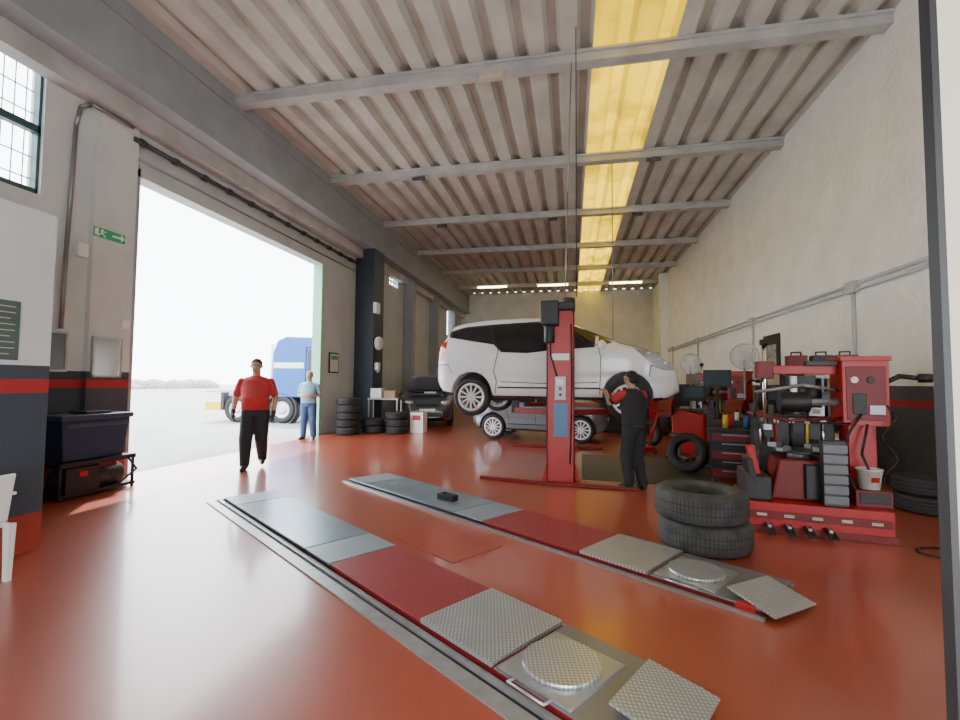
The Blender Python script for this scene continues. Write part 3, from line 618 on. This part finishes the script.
# ------------------------------------------------ right side equipment
def tyre_changer(loc,rz,label):
    t=thing('tyre_changer',label,'tyre changer',loc,rz)
    b=MB(); b.bb(-.68,.55,-.45,.4,.06,.30,RED).bb(-.7,.57,-.47,.42,.0,.07,REDD).bb(-.66,.53,-.458,-.45,.14,.22,REDD)
    for k in range(5): b.box((-.55+.24*k,-.462,.18),(.09,.008,.03),CREAM)
    b.obj('base',t,bev=.012)
    b=MB(); b.prism([(-.42,.3),(.2,.3),(.12,.72),(-.34,.72)],'Y',-.25,.25,REDD).bb(-.66,-.44,-.4,.3,.3,.55,DGR).bb(-.5,.3,.2,.38,.3,1.15,BLK); b.obj('cabinet',t,bev=.02)
    e=sub('turntable',t,(-.12,-.05,.72))
    MB().cyl((0,0,0),(0,0,.06),.1,GRY).cyl((0,0,.06),(0,0,.09),.24,DGR,seg=8).obj('disc',e)
    for k in range(4):
        a=rad(45+90*k); MB().box((math.cos(a)*.24,math.sin(a)*.24,.11),(.14,.07,.05),GRY,(0,0,45+90*k)).box((math.cos(a)*.3,math.sin(a)*.3,.15),(.03,.06,.06),BLK,(0,0,45+90*k)).obj('clamp_jaw',e)
    b=MB(); b.bb(.36,.6,.02,.3,.3,1.3,RED).bb(.3,.7,-.04,.34,1.08,1.78,RED).bb(.33,.67,-.05,-.04,1.14,1.7,REDD).bb(.38,.5,-.06,-.05,1.2,1.42,BLK).cyl((.4,-.045,1.56),(.4,-.065,1.56),.035,WHT).cyl((.54,-.045,1.56),(.54,-.065,1.56),.035,BLK).bb(.28,.72,-.06,.36,1.76,1.81,RED).bb(.52,.66,-.06,-.05,1.2,1.3,GRY)
    b.obj('column',t,bev=.012)
    MB().bb(-.42,.36,.1,.22,1.62,1.72,RED).box((-.05,.16,1.55),(.3,.16,.12),BLK).box((-.38,.16,1.67),(.16,.16,.2),REDD).box((.15,.1,1.74),(.3,.1,.06),DGR).obj('swing_arm',t,bev=.01)
    MB().cyl((-.38,.14,1.05),(-.38,.14,2.0),.028,CHR,seg=6).box((-.38,.1,1.03),(.08,.14,.06),GRY).cyl((-.38,.14,1.96),(-.38,.14,2.02),.045,BLK).obj('mounting_head_shaft',t)
    MB().cyl((-.3,-.1,1.32),(-.02,-.1,1.32),.11,BLK,seg=24).cyl((-.02,-.1,1.32),(.32,.1,1.32),.04,GRY).box((-.16,-.1,1.48),(.06,.06,.24),GRY).obj('bead_press',t,bev=.005)
    MB().bb(-.12,.16,-.3,-.24,.33,.68,BLK).bb(.0,.2,-.42,-.3,.30,.95,DGR).obj('side_box',t,bev=.01)
    for k in range(6): MB().bb(-.0,.2,-.435,-.42,.33+.1*k,.41+.1*k,pm('drawer_grey',(.08,.085,.09),.4,.3)).obj('drawer',t)
    for k in range(4): MB().box((-.5+.17*k,-.56,.07),(.07,.2,.02),BLK,(12,0,0)).box((-.5+.17*k,-.5,.09),(.03,.12,.03),GRY).obj('pedal',t)
    MB().box((-.56,-.2,.6),(.08,.1,.5),RED,(0,-10,0)).box((-.62,-.25,.6),(.06,.3,.26),BLK,(0,-12,0)).cyl((-.6,.2,.6),(-.45,.2,.6),.07,GRY).obj('bead_breaker',t,bev=.01)
    MB().tube([(.66,.1,1.5),(.8,.0,1.6),(.95,-.05,1.58)],.025,BLK).cyl((.93,-.05,1.58),(1.03,-.08,1.58),.045,BLK).ball((1.06,-.08,1.58),.045,GRY).obj('control_handle',t)
    MB().tube([(.3,.1,1.45),(-.1,-.2,1.5),(-.55,-.25,1.42)],.018,GRY).tube([(-.55,-.25,1.42),(-.56,-.25,1.15)],.012,BLK).tube([(.3,.05,1.15),(-.25,-.18,1.12),(-.6,-.1,1.2)],.016,REDD).obj('helper_arm',t)
    pts=[(.66+.06*math.sin(k*.9),-.1+.03*math.cos(k*.9),1.3-.06*k) for k in range(14)]
    MB().tube(pts,.009,BLK).tube([(.45,-.06,1.2),(.3,-.15,1.0),(.25,-.12,.7),(.35,-.3,.35)],.012,BLK).tube([(-.3,.0,1.5),(-.2,-.12,1.3),(0,-.1,1.1),(.35,-.05,1.1)],.01,BLK).tube([(.5,-.06,1.1),(.42,-.12,.8),(.5,-.15,.55)],.012,BLK).tube([(-.4,.1,1.6),(-.5,-.05,1.3),(-.45,-.1,.9),(-.55,-.1,.6)],.012,BLK).obj('air_hose',t)
    MB().bb(.3,.6,-.3,.0,.30,.46,REDD).bb(.33,.58,-.31,-.3,.34,.44,BLK).obj('tool_tray',t,bev=.01)
    MB().cyl((.1,.3,1.25),(.1,.3,1.58),.11,BLK,seg=20).obj('air_tank',t)
    for k in range(5): MB().cyl((-.42+.15*k,.19,.75+.05*(k%2)),(-.42+.15*k,.17,1.1),.014,[CHR,RED,BLK,YEL,CHR][k]).box((-.42+.15*k,.17,1.1),(.05,.02,.05),GRY).obj('hanging_tool',t)
    return t
tyre_changer((2.52,5.65,0),-9,'large red tyre changer with tall column, hoses and black arm')
tyre_changer((3.35,11.95,0),-40,'red tyre changer among clutter along the plaster wall')
t=thing('bucket','white plastic bucket with red logo and wire handle','bucket',(2.95,5.42,.462)); MB().lathe([(.0,0),(.085,0),(.11,.19),(.116,.19),(.116,.2),(.105,.2),(.08,.01),(0,.01)],WHT).obj('pail',t); MB().lathe([(.0,.17),(.1,.17),(.1,.18),(0,.18)],pm('paste',(.6,.6,.5),.6)).obj('contents',t)
MB().tube([(.115*math.cos(a),-.03,.17+.11*math.sin(-a)*.5) for a in [math.pi*k/8 for k in range(9)]],.004,GRY).obj('handle',t); MB().box((.0,-.102,.1),(.07,.006,.05),RED,(12,0,0)).obj('sticker',t)
def balancer(loc,rz,label):
    t=thing('wheel_balancer',label,'wheel balancer',loc,rz)
    MB().prism([(-.35,0),(.3,0),(.3,.85),(-.2,.95),(-.35,.8)],'Y',-.28,.28,RED).obj('cabinet',t,bev=.03)
    MB().box((.05,.2,1.3),(.5,.08,.34),BLK).box((.05,.155,1.32),(.4,.01,.22),pm('screen_dim',(.05,.08,.1),.2)).box((.05,.2,1.05),(.08,.06,.3),GRY).obj('monitor',t,bev=.01)
    MB().box((0,0,.95),(.6,.5,.03),DGR).box((-.1,0,.99),(.2,.3,.04),GRY).obj('weight_tray',t,bev=.005)
    MB().cyl((-.3,0,.75),(-.55,0,.75),.03,CHR).cyl((-.56,0,.75),(-.6,0,.75),.07,BLK).obj('shaft',t)
    w=sub('mounted_wheel',t,(-.48,0,.75),(0,0,90))
    tyre_mesh(MB(),.31,.2,.2).obj('tyre',w); MB().lathe([(0,.05),(.19,.07),(.2,.08),(.2,-.08),(.19,-.07),(0,-.03)],SIL,axis='Y').obj('rim',w)
    b=MB(); r=.4; pr=[]
    for k in range(13):
        a=math.pi*k/12; pr.append([(-.48-.14,r*math.cos(a),.8+r*math.sin(a)),(-.48+.14,r*math.cos(a),.8+r*math.sin(a)),(-.48+.14,(r+.02)*math.cos(a),.8+(r+.02)*math.sin(a)),(-.48-.14,(r+.02)*math.cos(a),.8+(r+.02)*math.sin(a))])
    b.loft(pr,REDD,False); b.obj('wheel_guard',t)
    return t
balancer((2.55,10.9,0),-20,'red wheel balancer with mounted wheel and raised guard')
balancer((3.55,9.55,0),-30,'red wheel balancer with black monitor beside tool cabinet')
def trolley(loc,rz,label,m,cans):
    t=thing('tool_trolley',label,'tool trolley',loc,rz)
    MB().bb(-.36,.36,-.24,.24,.12,.82,m).obj('cabinet',t,bev=.01)
    for k in range(5): MB().bb(-.33,.33,-.255,-.24,.16+.13*k,.27+.13*k,BLK if k%2 else REDD).bb(-.2,.2,-.27,-.255,.24+.13*k,.255+.13*k,GRY).obj('drawer',t)
    MB().bb(-.38,.38,-.26,.26,.82,.85,BLK).bb(-.38,.38,.24,.26,.85,.95,BLK).tube([(.38,-.2,.8),(.44,-.2,.9),(.44,.2,.9),(.38,.2,.8)],.015,GRY).obj('top_tray',t,bev=.005)
    for x in (-.3,.3):
        for y in (-.19,.19): MB().cyl((x-.02,y,.06),(x+.02,y,.06),.06,RUB).box((x,y,.11),(.06,.05,.03),GRY).obj('castor',t)
    for (x,y,c) in cans:
        MB().cyl((0,0,0),(0,0,.2),.035,c,seg=20).cyl((0,0,.2),(0,0,.24),.02,BLK,r2=.012).obj('spray_can',loc=(loc[0]+x,loc[1]+y,.85),label='spray can standing on the tool trolley',category='spray can',group='spray cans on the trolleys')
trolley((2.4,7.55,0),-15,'dark tool trolley with red drawers and tools on top',BLK,[(-.15,0,YEL),(.1,-.1,BLU),(-.05,.1,RED)])
trolley((2.75,8.3,0),-30,'dark tool trolley with parts and cans on top',DGR,[(-.1,0,WHT),(.12,-.05,RED)])
SX,SY=3.5,7.45
t=thing('shelf_unit','black open metal shelving packed with workshop boxes','shelf',(SX,SY,0),-12)
b=MB()
for x in (-.45,.45):
    for y in (-.22,.22): b.bb(x-.02,x+.02,y-.02,y+.02,0,1.75,BLK)
b.obj('upright_frame',t)
for z in (.12,.55,.98,1.4,1.73): MB().bb(-.46,.46,-.24,.24,z-.015,z+.015,DGR).obj('shelf_board',t)
k=0
for z in (.136,.566,.996,1.416):
    for x in (-.32,-.1,.12,.33):
        k+=1; h=.18+.12*random.random(); m=[RED,BLK,GRY,BROWN,REDD,DGR,BLU,BLK][k*5%8]
        q=Matrix.Rotation(rad(-12),3,'Z')@Vector((x,0,0))
        MB().box((0,0,h/2),(.18,.3,h),m).box((0,-.152,h*.6),(.1,.006,h*.3),CREAM).obj('parts_box',loc=(SX+q.x,SY+q.y,z),rot=(0,0,-12),label='small workshop parts box on the black shelving',category='box',group='boxes on the black shelving')
for x,m in ((-.3,REDD),(0,BLK),(.28,DGR)):
    q=Matrix.Rotation(rad(-12),3,'Z')@Vector((x,0,0))
    MB().box((0,0,.09),(.24,.22,.18),m).tube([(-.06,0,.18),(-.06,0,.23),(.06,0,.23),(.06,0,.18)],.01,BLK).obj('tool_case',loc=(SX+q.x,SY+q.y,1.746),rot=(0,0,-12),label='small tool case on top of the black shelving',category='tool case',bev=.01,group='tool cases on the shelving')
t=thing('computer_cabinet','dark grey workshop computer cabinet with monitor on top','computer cabinet',(4.15,8.7,0),-60)
MB().bb(-.35,.35,-.28,.28,.0,1.05,DGR).bb(-.32,.32,-.29,-.28,.1,.55,GRY).bb(-.32,.32,-.29,-.28,.6,.98,BLK).obj('cabinet',t,bev=.01)
MB().box((0,.0,1.42),(.56,.05,.36),BLK).box((0,-.027,1.42),(.5,.006,.3),pm('screen_blue',(.1,.14,.2),.15)).box((0,.03,1.15),(.06,.05,.22),BLK).box((0,0,1.06),(.25,.18,.02),BLK).obj('monitor',t,bev=.005)
MB().box((0,-.18,1.06),(.42,.14,.02),BLK).obj('keyboard',t)
t=thing('display_stand','black screen on slim floor stand behind the trolleys','screen',(2.85,10.0,0),-25)
MB().cyl((0,0,0),(0,0,.03),.18,BLK,seg=24).cyl((0,0,.03),(0,0,1.4),.025,BLK).obj('stand',t); MB().box((0,-.03,1.62),(.5,.05,.34),BLK).box((0,-.058,1.62),(.45,.004,.29),pm('screen_dim',(.05,.08,.1),.2)).obj('screen',t,bev=.005)
def fan(loc,rz,hz,label):
    t=thing('pedestal_fan',label,'fan',loc,rz,group='pedestal fans')
    MB().cyl((0,0,0),(0,0,.04),.22,GRY,seg=32).obj('base',t); MB().cyl((0,0,.04),(0,0,hz-.05),.02,GRY).obj('pole',t)
    b=MB()
    for yy in (-.09,.09):
        for r in (.06,.12,.18,.24,.27):
            pts=[(r*math.cos(a),yy*(1-.6*(r/.27)**2) if r<.26 else 0,hz+r*math.sin(a)) for a in [2*math.pi*k/24 for k in range(25)]]
            for p,q in zip(pts,pts[1:]): b.cyl(p,q,.006 if r<.26 else .016,WHT,seg=5)
        for k in range(24):
            a=2*math.pi*k/24; b.cyl((.04*math.cos(a),yy,hz+.04*math.sin(a)),(.27*math.cos(a),0,hz+.27*math.sin(a)),.005,WHT,seg=5)
    b.obj('guard',t)
    b=MB()
    for k in range(4):
        b.box((.11*math.cos(k*1.571),0,hz+.11*math.sin(k*1.571)),(.2,.01,.2),WHT,(25,-90*k,0))
    b.obj('blades',t); MB().cyl((0,-.03,hz),(0,.2,hz),.06,WHT,seg=20).obj('motor',t); return t
fan((3.6,10.75,0),-20,2.1,'white round pedestal fan raised beside the equipment')
fan((3.15,13.4,0),-20,2.05,'white round pedestal fan further along the plaster wall')
def cabinet(loc,rz,w,h,m,label):
    t=thing('tool_cabinet',label,'cabinet',loc,rz)
    MB().bb(-w/2,w/2,-.22,.22,.0,h,m).obj('cabinet_body',t,bev=.01)
    for s in (-1,1): MB().bb(s*.02,s*(w/2-.03),-.235,-.22,.1,h-.05,m).bb(s*.04,s*.06,-.25,-.235,h*.45,h*.6,BLK).obj('door',t)
cabinet((4.4,15.2,0),-90,1.1,1.4,REDD,'dark red metal tool cabinet against the plaster wall')
cabinet((4.4,17.8,0),-90,1.3,1.9,GRY,'grey metal cabinet against the plaster wall')
cabinet((2.6,18.2,0),0,1.0,1.3,RED,'red metal tool cabinet standing deeper in the workshop')
cabinet((4.4,11.3,0),-90,1.0,1.25,DGR,'dark tool cabinet against the plaster wall')
cabinet((1.6,14.9,0),-10,1.4,1.15,BLK,'low black cabinet beyond the wheel balancer')
cabinet((3.1,14.6,0),-10,1.2,1.5,BLK,'black workshop cabinet beyond the tyre changer')
cabinet((-4.0,27.9,0),0,2.0,2.2,GRY,'grey metal cabinet against the end wall')
cabinet((.5,27.9,0),0,2.4,1.6,REDD,'dark red cabinet against the end wall')
t=thing('trolley_jack','red trolley jack beside the silver car','jack',(1.45,10.7,0),-60)
MB().prism([(-.35,.05),(.35,.05),(.35,.16),(0,.2),(-.35,.12)],'Y',-.14,.14,RED).obj('frame',t,bev=.01); MB().cyl((.3,0,.15),(.62,0,.95),.02,RED).cyl((.62,-.12,.95),(.62,.12,.95),.018,BLK).obj('handle',t); MB().box((-.12,0,.28),(.35,.06,.06),GRY,(0,30,0)).cyl((-.25,0,.36),(-.25,0,.4),.06,GRY).obj('lift_arm',t)
for x in (-.28,.28):
    for y in (-.17,.17): MB().cyl((x,y-.02,.06),(x,y+.02,.06),.06,DGR).obj('wheel',t)
t=thing('swivel_stool','black padded workshop stool near the balancer','stool',(2.1,9.9,0)); MB().cyl((0,0,.45),(0,0,.52),.19,BLK,seg=28).obj('seat',t,bev=.02); MB().cyl((0,0,.08),(0,0,.45),.025,GRY).obj('pole',t)
b=MB()
for k in range(5):
    a=k*1.2566; b.box((.14*math.cos(a),.14*math.sin(a),.07),(.26,.035,.03),GRY,(0,0,math.degrees(a))).ball((.26*math.cos(a),.26*math.sin(a),.03),.03,BLK,8)
b.obj('base',t)
pts=[(3.4+.35*math.cos(k*.35),4.8+.22*math.sin(k*.35)+.015*k,.012) for k in range(20)]
MB().tube(pts,.009,BLK).obj('air_hose',label='thin black air hose lying on the red floor',category='hose')
# ------------------------------------------------ truck outside
t=thing('truck','blue and white lorry tractor parked in the sunlit yard','truck',(-9.65,16.3,-.03),4)
TB=pm('truck_blue',(.012,.1,.4),.4,0,.05)
MB().prism([(-1.1,.95),(1.2,.95),(1.25,1.9),(1.0,2.9),(.8,3.1),(-.6,3.15),(-.95,3.0),(-1.1,2.6)],'Y',-1.2,1.2,TB).obj('cab',t,bev=.04)
MB().prism([(.25,1.9),(1.05,1.9),(.9,2.6),(.25,2.65)],'Y',-1.215,-1.205,GLS).obj('side_window',t)
MB().prism([(-1.05,2.0),(.1,2.0),(.1,2.2),(-1.05,2.2)],'Y',-1.215,-1.205,WHT).obj('side_stripe',t)
MB().tube([(.18,-1.21,1.0),(.18,-1.21,2.75),(1.0,-1.21,2.7)],.012,BLK).obj('door_seam',t)
for z in (.45,.68): MB().box((.75,-1.1,z),(.5,.2,.05),GRY).obj('step',t)
MB().lathe([(.56,-1.2),(.6,-1.2),(.6,-.8),(.56,-.8)],DGR,c=(-.75,0,.5),axis='Y',closed=True).obj('mudguard',t)
MB().bb(-3.7,1.2,-.45,.45,.75,.95,DGR).bb(-1.95,-1.45,-1.15,-.6,.45,.9,SIL).cyl((-1.3,-.9,1.0),(-1.3,-.9,2.9),.06,SIL).obj('chassis',t)
MB().bb(-3.75,-3.68,-1.2,1.2,.5,1.15,WHT).bb(-3.77,-3.75,-1.1,-.2,.7,.95,YEL).bb(-3.77,-3.75,.2,1.1,.7,.95,RED).bb(-3.7,-3.1,-1.21,-1.19,.45,.75,YEL).bb(-3.7,-3.1,-1.21,-1.19,.75,1.1,WHT).bb(-3.7,-3.0,-1.19,-.9,.45,1.1,DGR).obj('rear_bumper',t)
for x in (-2.5,-.75,.75):
    for s in (-1,1):
        e=sub('wheel',t,(x,s*1.02,.5))
        tyre_mesh(MB(),.5,.3,.3).obj('tyre',e); MB().lathe([(0,s*.05),(.12,s*.14),(.13,s*.06),(.28,s*.06),(.3,s*.12),(.3,-s*.12),(0,-s*.12)],SIL,axis='Y').obj('rim',e)
# ------------------------------------------------ people
SK=pm('skin',(.45,.25,.17),.55,0,.05); HR=pm('dark_hair',(.02,.016,.014),.7,0,.1,40,.4,200); HG=pm('grey_hair',(.2,.19,.18),.7,0,.1,40,.4,200)
EW=pm('eye_white',(.8,.8,.78),.3); EB=pm('eye_iris',(.05,.03,.02),.2); LIP=pm('lips',(.42,.16,.13),.5); GLV=pm('dark_glove',(.02,.02,.022),.7)
def fuse(mb,name,parent,mat,voxel=.012,smooth=4,fac=.5):
    o=mb.obj('tmp')
    r=o.modifiers.new('r','REMESH'); r.mode='VOXEL'; r.voxel_size=voxel
    s=o.modifiers.new('s','SMOOTH'); s.factor=fac; s.iterations=smooth
    bpy.context.view_layer.update(); dg=bpy.context.evaluated_depsgraph_get()
    me=bpy.data.meshes.new_from_object(o.evaluated_get(dg)); me.name=name
    bpy.data.objects.remove(o)
    me.materials.clear(); me.materials.append(mat)
    for f in me.polygons: f.use_smooth=True; f.material_index=0
    q=bpy.data.objects.new(name,me); COL.objects.link(q); q.parent=parent; return q
def V(*a): return Vector(a)
def ring(c,rx,ry,n=24): return [(c[0]+rx*math.cos(2*math.pi*k/n),c[1]+ry*math.sin(2*math.pi*k/n),c[2]) for k in range(n)]
def hand(mb,w,d,side,up,curl,m,g=0):
    d=d.normalized(); n=up-up.dot(d)*d; n.normalize(); x=d.cross(n)*side
    M=Matrix((x,d,n)).transposed()
    P=lambda a,b_,c: w+M@V(a,b_,c)
    G=lambda *r:[q+g for q in r]
    mb.limb([P(0,-.01,0),P(.0,.03,0)],G(.026,.026),m)
    for a in (-.028,-.01,.01,.028): mb.limb([P(a*.7,.02,0),P(a,.085,0)],G(.014,.0135),m)
    for a,l in ((.03,.068),(.01,.078),(-.01,.073),(-.03,.058)):
        p=P(a,.088,0); ang=curl*.5; pts=[p]
        for k in range(3):
            p=p+M@V(0,math.cos(ang),-math.sin(ang))*l*(.45,.32,.25)[k]; ang+=curl; pts.append(p)
        mb.limb(pts,G(.0098,.009,.0085,.0075),m)
    mb.limb([P(.025,.02,-.004),P(.05,.045,-.015),P(.06,.075,-.03),P(.058,.098,-.04)],G(.015,.0125,.0105,.009),m)
def person(loc,rz,label,H,J,shirt,pants,shoe,hair,belly=0,lean=(0,0),head=(0,0,0),sleeve='short',curl=.45,trim=None,bulk=1,glove=False):
    k=H/1.75; t=thing('person',label,'person',loc,rz); sw=(bulk-1)*.1
    lx,ly=lean
    def L(p):
        p=Vector(p); dz=max(0,p.z-.95); return V(p.x+lx*dz,p.y-ly*dz,p.z-(abs(ly)*.25*dz*dz if ly else 0))
    K=lambda p:Vector(p)*k
    rings0=[(.84,.13,.10,0),(.93,.16,.115,0),(1.03,.155,.11+.5*belly,-belly*.4),(1.13,.155,.112+belly,-belly*.8),(1.24,.165,.12+.5*belly,-belly*.4),(1.34,.17,.12,0),(1.41,.145,.1,0),(1.455,.095,.08,0),(1.485,.062,.06,0)]
    def torso(mb,g,z0,z1,m):
        R=[]
        for z,rx,ry,yo in rings0:
            if z<z0 or z>z1: continue
            q=bulk if z<1.42 else 1
            R.append([tuple(K(L(a))) for a in ring((0,yo,z),rx*q+g,ry*q+g)])
        mb.loft(R,m)
    hc=L((0,-.012,1.635)); nb=L((0,.01,1.46))
    HM=Euler([rad(a) for a in head]).to_matrix()
    Hd=lambda x,y,z: K(hc+HM@V(x*1.06,y*1.04,z))
    B=MB(); torso(B,0,0,9,SK)
    B.limb([K(nb),K(hc+V(0,.01,-.06))],[.06*k,.058*k],SK)
    rot=head
    B.ball(Hd(0,.01,.025),(.078*k,.095*k,.09*k),SK,24,rot).ball(Hd(0,-.018,-.045),(.064*k,.073*k,.068*k),SK,24,rot).ball(Hd(0,-.055,-.085),(.032*k,.03*k,.024*k),SK,12,rot)
    B.limb([Hd(0,-.082,.02),Hd(0,-.105,-.018)],[.01*k,.016*k],SK)
    ARM={}
    for s in (-1,1):
        B.ball(Hd(s*.076,.01,-.002),(.012*k,.02*k,.032*k),SK,12,rot)
        B.ball(Hd(s*.035,-.068,-.022),(.022*k,.02*k,.02*k),SK,12,rot)
        sh,el,wr,hd=J['arm'][s]; sh=L((sh[0]+s*sw,sh[1],sh[2])); el=V(el[0]+s*sw,el[1],el[2]); ARM[s]=(K(sh),K(el),K(wr))
        B.limb([K(sh),K(el),K(wr)],[.05*k,.041*k*bulk**.6,.028*k*bulk**.5],SK)
        hip,kn,an,toe=J['leg'][s]
        B.limb([K(hip),K(kn),K(an)],[.08*k,.055*k,.038*k],SK)
        hand(B,K(wr),Vector(hd),J['hs'][s],Vector(J['up'][s]),curl,SK)
        if glove:
            Gm=MB(); hand(Gm,K(wr),Vector(hd),J['hs'][s],Vector(J['up'][s]),curl,GLV,.0035); Gm.limb([K(wr),K(wr).lerp(K(el),.12)],[.034*k,.036*k],GLV); fuse(Gm,'glove',t,GLV,.006,2)
    fuse(B,'body',t,SK,.0075,3)
    for s in (-1,1):
        MB().ball(Hd(s*.031,-.079,.008),.0125*k,EW,12).ball(Hd(s*.031,-.089,.008),.0062*k,EB,8).obj('eye',t)
        MB().limb([Hd(s*.015,-.089,.03),Hd(s*.048,-.078,.032)],[.005*k,.004*k],hair).obj('eyebrow',t)
    MB().limb([Hd(-.022,-.083,-.052),Hd(0,-.09,-.05),Hd(.022,-.083,-.052)],[.005*k,.008*k,.005*k],LIP).obj('mouth',t)
    Hh=MB(); Hh.ball(Hd(0,.022,.045),(.085*k,.094*k,.082*k),hair,24,rot).ball(Hd(0,.06,-.005),(.074*k,.052*k,.07*k),hair,20,rot)
    fuse(Hh,'hair',t,hair,.009,2)
    S=MB(); torso(S,.016,.9,1.5,shirt)
    for s in (-1,1):
        sh,el,wr=ARM[s]
        S.ball(K(L((s*(.11+sw),0,1.385))),(.08*k,.08*k,.065*k),shirt,16)
        if sleeve=='short': S.limb([sh,sh.lerp(el,.72)],[.06*k,.056*k*bulk**.6],shirt)
        else: S.limb([sh,el,wr.lerp(el,.08)],[.067*k,.053*k,.038*k],shirt)
    S.limb([K(L((-.12,0,1.40))),K(L((.12,0,1.40)))],[.066*k,.066*k],shirt)
    fuse(S,'shirt',t,shirt,.012,4)
    Pn=MB(); torso(Pn,.012,.8,1.0,pants)
    for s in (-1,1):
        hip,kn,an,toe=J['leg'][s]; hip,kn,an=K(hip),K(kn),K(an)
        Pn.limb([hip,kn,an.lerp(kn,.02)],[.1*k*bulk,.08*k*bulk,.072*k],pants)
    fuse(Pn,'trousers',t,pants,.012,5)
    for s in (-1,1):
        hip,kn,an,toe=J['leg'][s]; a=K(an); d=Vector(toe).normalized(); zz=a.z-.085*k
        Sh=MB(); f=lambda u,z: V(a.x+d.x*u*k,a.y+d.y*u*k,zz+z*k)
        Sh.limb([f(-.045,.04),f(.05,.045),f(.13,.032),f(.165,.028)],[.04*k,.045*k,.038*k,.028*k],shoe).limb([f(-.02,.09),f(0,.05)],[.045*k,.045*k],shoe)
        fuse(Sh,'shoe',t,shoe,.01,3)
    if trim:
        for s in (-1,1):
            sh,el,wr=ARM[s]
            T=MB().limb([sh.lerp(K(L((0,0,1.42))),.3),sh,sh.lerp(el,.5)],[.064*k,.068*k,.063*k*bulk**.6],trim); fuse(T,'red_sleeve_panel',t,trim,.012,4)
    return t
RS=pm('red_shirt',(.45,.03,.03),.8,0,.1,6); BP=pm('black_trousers',(.014,.014,.017),.8,0,.1,6); SHO=pm('black_shoe',(.02,.018,.018),.5)
J1={'arm':{1:((.19,0,1.385),(.26,.06,1.11),(.27,-.04,.87),(-.05,-.3,-1)),-1:((-.19,0,1.385),(-.275,.03,1.12),(-.31,-.10,.90),(.05,-.4,-1))},
 'hs':{1:1,-1:-1},'up':{1:(1,0,0),-1:(-1,0,0)},
 'leg':{1:((.09,0,.88),(.10,-.05,.48),(.10,.19,.13),(.1,-1,0)),-1:((-.09,0,.88),(-.11,-.16,.49),(-.115,-.16,.085),(-.15,-1,0))}}
person((-5.38,7.15,0),30,'person in red polo shirt, black trousers and dark gloves walking',1.88,J1,RS,BP,SHO,HR,belly=.08,lean=(0,.04),head=(10,0,0),bulk=1.24,glove=True)
LB=pm('light_blue_shirt',(.2,.34,.48),.8,0,.1,6); JN=pm('jeans',(.04,.09,.2),.8,0,.15,10)
J2={'arm':{1:((.18,0,1.39),(.25,.03,1.13),(.09,-.21,1.1),(-1,-.25,.1)),-1:((-.18,0,1.39),(-.25,.03,1.13),(-.08,-.23,1.13),(1,-.2,.1))},
 'hs':{1:-1,-1:1},'up':{1:(0,-1,.2),-1:(0,-1,.2)},
 'leg':{1:((.09,0,.88),(.11,-.02,.47),(.13,.02,.085),(.3,-1,0)),-1:((-.09,0,.88),(-.11,-.03,.48),(-.12,-.02,.085),(-.3,-1,0))}}
person((-6.75,11.05,0),15,'person in light blue shirt and jeans standing with hands together',1.76,J2,LB,JN,SHO,HG,belly=.05,head=(8,0,-10),bulk=1.15)
NV=pm('black_workwear',(.018,.019,.024),.8,0,.1,6)
J3={'arm':{1:((.18,0,1.385),(.25,-.22,1.26),(.16,-.46,1.42),(-.2,-1,.4)),-1:((-.18,0,1.385),(-.25,-.2,1.22),(-.1,-.44,1.36),(.25,-1,.4))},
 'hs':{1:1,-1:-1},'up':{1:(0,.2,1),-1:(0,.2,1)},
 'leg':{1:((.085,0,.87),(.095,-.07,.47),(.10,.0,.085),(.2,-1,0)),-1:((-.085,0,.87),(-.09,-.05,.47),(-.095,.06,.085),(-.25,-1,0))}}
person((.88,7.0,0),214,'person in black and red workwear reaching up to raised wheel',1.7,J3,NV,NV,SHO,HR,lean=(0,.1),head=(-10,0,8),trim=RS,bulk=1.18)
# ------------------------------------------------ camera, light
F=463.0; yaw,pitch,roll=rad(11.24),rad(2.8),rad(.45)
cam=bpy.data.cameras.new('camera'); co=bpy.data.objects.new('camera',cam); COL.objects.link(co)
cam.lens=F/960*36; cam.sensor_width=36; cam.clip_end=500
R=Matrix.Rotation(yaw,3,'Z')@Matrix.Rotation(math.pi/2+pitch,3,'X')@Matrix.Rotation(roll,3,'Z')
co.matrix_world=Matrix.Translation((0,0,1.5))@R.to_4x4(); SC.camera=co
w=bpy.data.worlds.new('w'); SC.world=w; w.use_nodes=True; bg=w.node_tree.nodes['Background']; bg.inputs[0].default_value=(.91,.96,1,1); bg.inputs[1].default_value=10.5
sun=bpy.data.lights.new('sun','SUN'); so=bpy.data.objects.new('sun',sun); COL.objects.link(so); sun.energy=10; sun.angle=.01; so.rotation_euler=(rad(-25),rad(-20),0)
for (x,y,z,e) in [(-1,20,6.7,60)]:
    l=bpy.data.lights.new('area','AREA'); l.energy=e; l.shape='RECTANGLE'; l.size=6; l.size_y=1.5; l.color=(1,.98,.94); o=bpy.data.objects.new('added_fill_light',l); COL.objects.link(o); o.location=(x,y,z)  # added fill light under the roof, stands for no actual lamp
